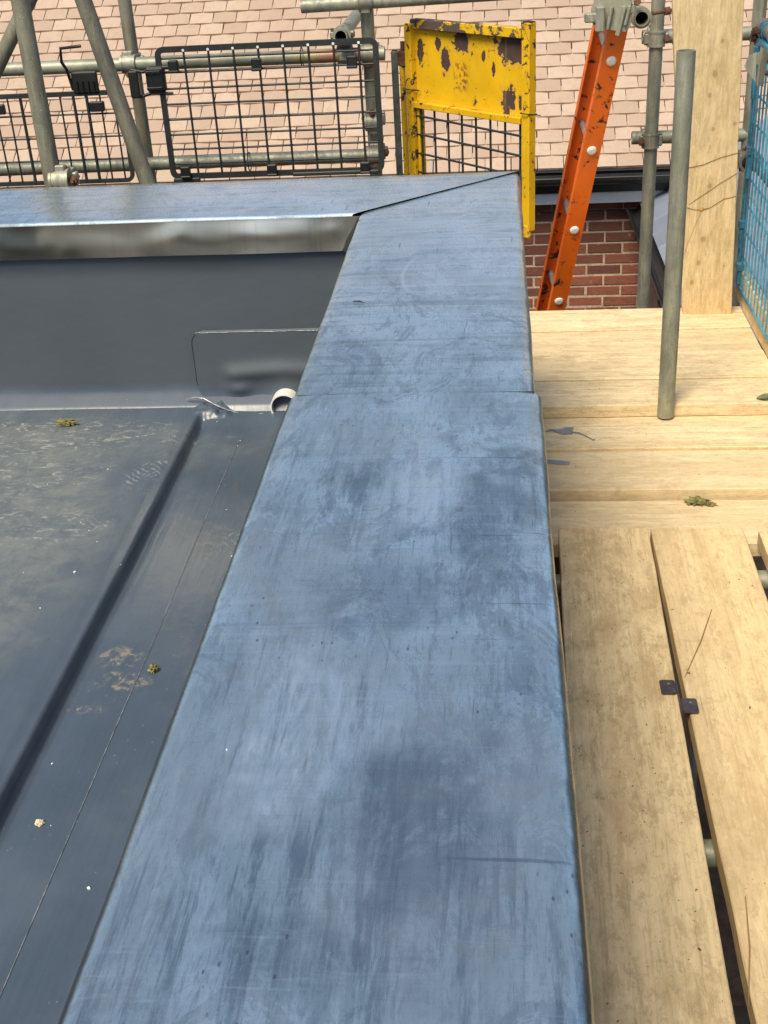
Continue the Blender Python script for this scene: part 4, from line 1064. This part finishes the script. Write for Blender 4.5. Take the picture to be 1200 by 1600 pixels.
# ------------------------------------------------------------------ mesh guards
def flat_frame(m, pts, w_, t_, M):
    pass
def guard(name, loc, ux, W, Hh, nv, nh, label, mat, wire=.0032, frame=.008, rise=0.0, r=.03, topbar=.022, extras=None, vx=None, hz=None):
    """frame and wires in a local x/z plane, x along ux"""
    t = thing(name, loc, label, 'mesh guard', 'mesh guards on the scaffolding')
    t.rotation_euler = (0, 0, math.atan2(ux[1], ux[0]))
    def P(x, y, z): return Vector((x, y, z))
    def bl(nm, mb, mt):
        me = bpy.data.meshes.new(nm); me.from_pydata([tuple(v) for v in mb.v], [], mb.f); me.polygons.foreach_set('use_smooth', mb.sm)
        me.materials.append(mt); o = bpy.data.objects.new(nm, me); C.objects.link(o); o.parent = t; return o
    pts = []
    for (cx, cz, a0) in ((W-r, Hh-r, 0), (r, Hh-r, 90), (r, r, 180), (W-r, r, 270)):
        for k in range(5): a = R(a0+k*22.5); pts.append(P(cx+r*math.cos(a), 0, cz+r*math.sin(a)))
    # flat section frame: outer and inner loops with depth
    fm = MB(); n_ = len(pts); fwid = frame*2; dp = .006
    ctr = P(W/2, 0, Hh/2); inner = []
    for (cx, cz, a0) in ((W-r, Hh-r, 0), (r, Hh-r, 90), (r, r, 180), (W-r, r, 270)):
        for k in range(5):
            a = R(a0+k*22.5); rr_ = max(.002, r-fwid)
            inner.append(P(cx+rr_*math.cos(a), 0, cz+rr_*math.sin(a)))
    for i, p in enumerate(inner):
        if p.z > Hh/2: p.z -= max(0, topbar-fwid)
    off = P(0, dp, 0)
    vs = [p-off for p in pts] + [p-off for p in inner] + [p+off for p in pts] + [p+off for p in inner]
    fs = []
    for i in range(n_):
        j = (i+1) % n_
        fs += [(i, n_+i, n_+j, j), (2*n_+i, 2*n_+j, 3*n_+j, 3*n_+i), (i, j, 2*n_+j, 2*n_+i), (n_+i, 3*n_+i, 3*n_+j, n_+j)]
    fm.add(vs, fs); bl('frame', fm, mat)
    vx = vx or [W*(i+1)/(nv+1) for i in range(nv)]
    hz = hz or [Hh*(i+1)/(nh+1) for i in range(nh)]
    for i, x in enumerate(vx):
        j = .002*fb(i*1.7, W, 3)
        m = MB(); m.path([(x+j, -.002, .004), (x, -.002+.003*fb(i, 1, 1), Hh*.35), (x-j, -.002, Hh*.7), (x, -.002, Hh-.004)], wire if not isinstance(wire, list) else wire[i % len(wire)], 6); bl('wire', m, mat)
    for i, z in enumerate(hz):
        m = MB(); sg = .003*fb(i*2.3, W, 8); m.path([(.004, .003, z), (W*.3, .003, z-sg), (W*.7, .003, z+sg), (W-.004, .003, z)], wire*.9 if not isinstance(wire, list) else wire[0], 6); bl('wire', m, mat)
    if extras: extras(t, bl)
    return t
def clipbox(x, z, w_=.036, h_=.042):
    m = MB(); m.box((x, -.012, z), (w_, .022, h_), bev=.004); m.box((x, -.020, z-h_*.40), (w_*1.08, .014, h_*.22), bev=.003); return m
def ex1(t, bl):
    for x, z in ((.065, .400), (.365, .395), (.705, .390), (.060, .028), (.385, .025), (.73, .022)):
        bl('clip', clipbox(x, z), m_black2)
    # pale eyelets along the top bar
    for i in range(8):
        x = .105 + i*.0895
        bl('eyelet', MB().rod((x, -.0075, .452), (x, -.0066, .452), .0048, 12), m_white)
    # plastic hinge straps on the left side
    m = MB(); m.box((-.005, -.008, .358), (.070, .030, .088), bev=.008); m.box((-.010, -.026, .385), (.056, .008, .012), bev=.002); m.box((-.010, -.026, .330), (.056, .008, .010), bev=.002); bl('hinge_block', m, m_black2)
    m = MB(); m.path([(-.095, -.006, .395), (-.05, -.010, .385), (-.02, -.008, .398), (.05, -.006, .398)], .006, 6); m.path([(-.07, -.006, .300), (-.03, -.010, .312), (.05, -.006, .308)], .006, 6); bl('hinge_strap', m, m_black)
    m = MB(); m.box((-.085, -.010, .345), (.036, .026, .095), bev=.005); bl('hinge_block', m, m_black2)
    m = MB(); m.box((.06, -.004, -.004), (.10, .016, .018), bev=.003); bl('foot_bar', m, m_black); m = MB(); m.box((.62, -.012, .006), (.32, .014, .014), bev=.003); bl('foot_bar', m, m_black)
W1 = .800
guard('mesh_guard', (-1.215, 4.505, .462), (1, .0, 0), W1, .466, 0, 0, 'wide black wire mesh guard with white eyelets along its top bar', m_black, .0046, .0100, topbar=.020, extras=ex1,
      vx=[.105 + i*.0895 for i in range(8)], hz=[.055, .108, .160, .214, .268, .322, .378, .425])
def ex2(t, bl):
    for x, z, w_, h_ in ((1.10, .285, .07, .090), (1.215, .275, .042, .035), (1.575, .272, .055, .035)):
        bl('clip_plate', MB().box((x, -.008, z), (w_, .018, h_), bev=.004), m_black2)
    # hanging bracket over the handrail
    m = MB(); m.box((1.545, -.006, .355), (.095, .012, .075), bev=.006)
    for k in range(4): m.rod((1.515+k*.02, -.014, .323), (1.515+k*.02, -.014, .36), .006, 8)
    m.path([(1.497, -.004, .33), (1.488, -.010, .40), (1.482, -.035, .43), (1.486, -.035, .475), (1.56, -.035, .480)], .006, 6)
    bl('hanging_bracket', m, m_black2)
guard('mesh_guard', (-3.0, 4.42, .478), (1, .0, 0), 1.672, .325, 0, 0, 'lower black wire mesh guard with close upright wires at the left edge', m_black, [.0036, .0036, .0060, .0062], .007, topbar=.016, extras=ex2,
      vx=[.03 + i*.0487 for i in range(34)], hz=[.085, .165, .245])
m_stub = MB()
g3 = guard('mesh_guard', (.838, 4.262, .085), (0, -1), 2.6, .815, 0, 0, 'bright blue wire mesh guard along the right edge above the toe board', m_blue, .0034, .007, topbar=.014, r=.02,
      vx=[.03 + i*.0505 for i in range(51)], hz=[.02, .11, .20, .29, .38, .47, .56, .65, .74])
for zz, yy, ln in ((.80, 4.235, .16), (.52, 4.20, .10), (.27, 4.235, .09), (.14, 4.20, .07)):
    m = MB(); m.rod((.832, yy, zz-ln/2), (.832, yy, zz+ln/2), .008, 10); m.box((.832, yy, zz+ln/2-.01), (.022, .026, .03), bev=.004)
    me = m.build('sleeve', m_blue, g3); me.location = (0, 0, 0)
    me.data.transform(Matrix.Rotation(PI/2, 4, 'Z'))
m = MB()
for dy in (0, .12): m.pipe((.864, 4.235-dy, .927), (.864, 4.215-dy, .927), .030, .0245, 20); m.path([(.850, 4.225-dy, .905), (.838, 4.225-dy, .885), (.836, 4.225-dy, .86)], .006, 6)
m.box((.846, 4.18, .900), (.03, .17, .012), bev=.003)
o = m.build('hook', m_blue, g3); o.data.transform(Matrix.Rotation(PI/2, 4, 'Z'))

# ------------------------------------------------------------------ yellow gate
gd = Vector((.418, -.416, 0)).normalized(); GWD = .590
gate = thing('gate', (-.315, 4.706, .350), 'rusty yellow steel gate with a flaking solid top panel and black mesh below', 'gate')
gate.rotation_euler = (0, 0, math.atan2(gd.y, gd.x))
def gpart(name, mb, mat, loc=(0, 0, 0)):
    me = bpy.data.meshes.new(name); me.from_pydata([tuple(Vector(v)-Vector(loc)) for v in mb.v], [], mb.f); me.polygons.foreach_set('use_smooth', mb.sm)
    me.materials.append(mat); o = bpy.data.objects.new(name, me); C.objects.link(o); o.parent = gate; o.location = loc; return o
gpart('post', MB().box((.0, 0, .295), (.034, .034, .60), bev=.002), m_yel)
gpart('post', MB().box((.030, .010, .15), (.012, .03, .30), bev=.002), m_yel)
gpart('post', MB().box((GWD, 0, .285), (.036, .034, .69), bev=.002), m_yel)
gpart('post_cap', MB().box((GWD, 0, .6315), (.034, .028, .003), bev=.001), m_gap)
gpart('top_rail', MB().box((GWD/2-.002, 0, .596), (GWD-.040, .036, .032), bev=.002), m_rail)
gpart('bottom_rail', MB().box((GWD/2-.002, -.004, .315), (GWD-.042, .030, .022), bev=.002), m_yel)
def sheet(u, v):
    x = .018 + (GWD-.038)*u; z = .327 + .253*v
    return (x, .006 + .003*fb(x*4, z*6, 1) - .004*math.exp(-((z-.335)/.02)**2), z)
gpart('sign_sheet', MB().grid(sheet, 40, 12), m_yels, (0, .0, .327))
for i in range(8):
    x = .040 + i*.0725
    gpart('wire', MB().rod((x, .004, .0), (x, .004, .307), .0042, 8), m_black)
for z in (.055, .125, .195, .262):
    gpart('wire', MB().rod((.02, -.003, z+.012), (GWD-.02, -.003, z), .0042, 8), m_black)
gpart('hinge_rod', MB().rod((-.052, .0, .0), (-.052, .0, .46), .011, 12), m_yel)
hb = MB(); hb.box((-.04, 0, .47), (.05, .026, .055), bev=.005); hb.rod((-.045, 0, .44), (-.045, 0, .53), .009, 8); hb.rod((-.09, 0, .485), (0, 0, .485), .008, 8); hb.rod((-.10, 0, .485), (-.085, 0, .485), .014, 6)
gpart('hinge', hb, m_rust)
hk = MB(); hk.box((GWD+.002, -.01, -.060), (.034, .02, .055), bev=.008); gpart('latch', hk, m_yel)
post = MB().box((-.368, 4.60, .62), (.024, .012, .49), bev=.002).build('fence_post', m_green); rebase(post, (-.368, 4.60, .375)); tag(post, 'thin flat greenish post between the wide mesh guard and the yellow gate', 'post')

# cable ties
def tie(c, ax, r, tail, label):
    c = Vector(c); a = Vector(ax).normalized(); u = a.orthogonal().normalized(); v = a.cross(u)
    m = MB().path([c + r*(math.cos(2*PI*i/16)*u + math.sin(2*PI*i/16)*v) for i in range(16)], .0022, 5, True)
    m.path([c + Vector(tail[0])*k_ + Vector((0, 0, -.004*k_*k_)) + Vector((0, -r, 0)) for k_ in (0, .5, 1)], .0017, 5)
    o = m.build('cable_tie', m_tieM); rebase(o, c - Vector((0, 0, r))); return tag(o, label, 'cable tie', 'black cable ties')
tie((-.315, 4.706, .715), (.1, .1, 1), .026, [(.03, -.01, .004)], 'black cable tie round the left post of the yellow gate')
tie((.103, 4.290, .690), (.1, .1, 1), .028, [(.04, -.02, .006)], 'black cable tie round the right post of the yellow gate')
tie((-.70, 4.585, .862), X_, .034, [(.002, -.01, .03)], 'black cable tie on the reddish part of the handrail')
tie((-.93, 4.585, .500), X_, .034, [(.012, -.02, .12)], 'black cable tie on the lower rail behind the wide guard')

# ------------------------------------------------------------------ slivers and dirt on the boards
m_straw = plain('brown straw', (.34, .20, .09), .8)
def sliver(p0, p1, r, mat, label, bend=.004):
    p0, p1 = Vector(p0), Vector(p1); mid = (p0+p1)/2 + Vector((bend, 0, .0012))
    o = MB().path([p0, mid, p1], [r*.6, r, r*.4], 5).build('sliver', mat); rebase(o, p0); return tag(o, label, 'sliver')
sliver((.458, 2.288, .0012), (.366, 2.036, .0016), .0013, m_straw, 'thin brown straw lying slantwise on the second long board above the metal clip')
sliver((.384, 1.453, .0012), (.352, 1.243, .0012), .0014, m_straw, 'thin brown straw on the second long board near the bottom right photo corner')
sliver((-.276, 2.202, ZC+.003), (-.254, 2.193, ZC+.003), .0016, m_black2, 'short dark sliver on the far half of the side coping', .001)
dm = MB(); rr = random.Random(11)
for i in range(230):
    k = rr.random()
    if k < .45: x, y, z = rr.uniform(.14, .33), rr.uniform(.9, 2.63), .0004
    elif k < .6: x, y, z = rr.uniform(.37, .57), rr.uniform(1.2, 2.63), -.0004
    elif k < .8: x, y, z = rr.uniform(.08, .8), rr.uniform(3.34, 4.14), .0345
    elif k < .87: x, y, z = rr.uniform(.08, .9), rr.uniform(3.13, 3.31), -.0056
    elif k < .94: x, y, z = rr.uniform(.08, .9), rr.uniform(2.90, 3.10), -.0146
    else: x, y, z = rr.uniform(.08, .9), rr.uniform(2.67, 2.86), -.0406
    s_ = rr.choice((.0007, .0009, .0013))*(1.8 if rr.random() < .06 else 1)
    dm.box((x, y, z+s_*.25), (s_*rr.uniform(1.2, 4), s_*1.1, s_*.6), Matrix.Rotation(rr.uniform(0, 3), 3, 'Z'))
tag(dm.build('wood_debris', plain('brown dirt crumbs', (.16, .10, .05), .9)), 'brown crumbs and splinters of dirt scattered over the scaffold boards', 'dirt crumbs', kind='stuff')
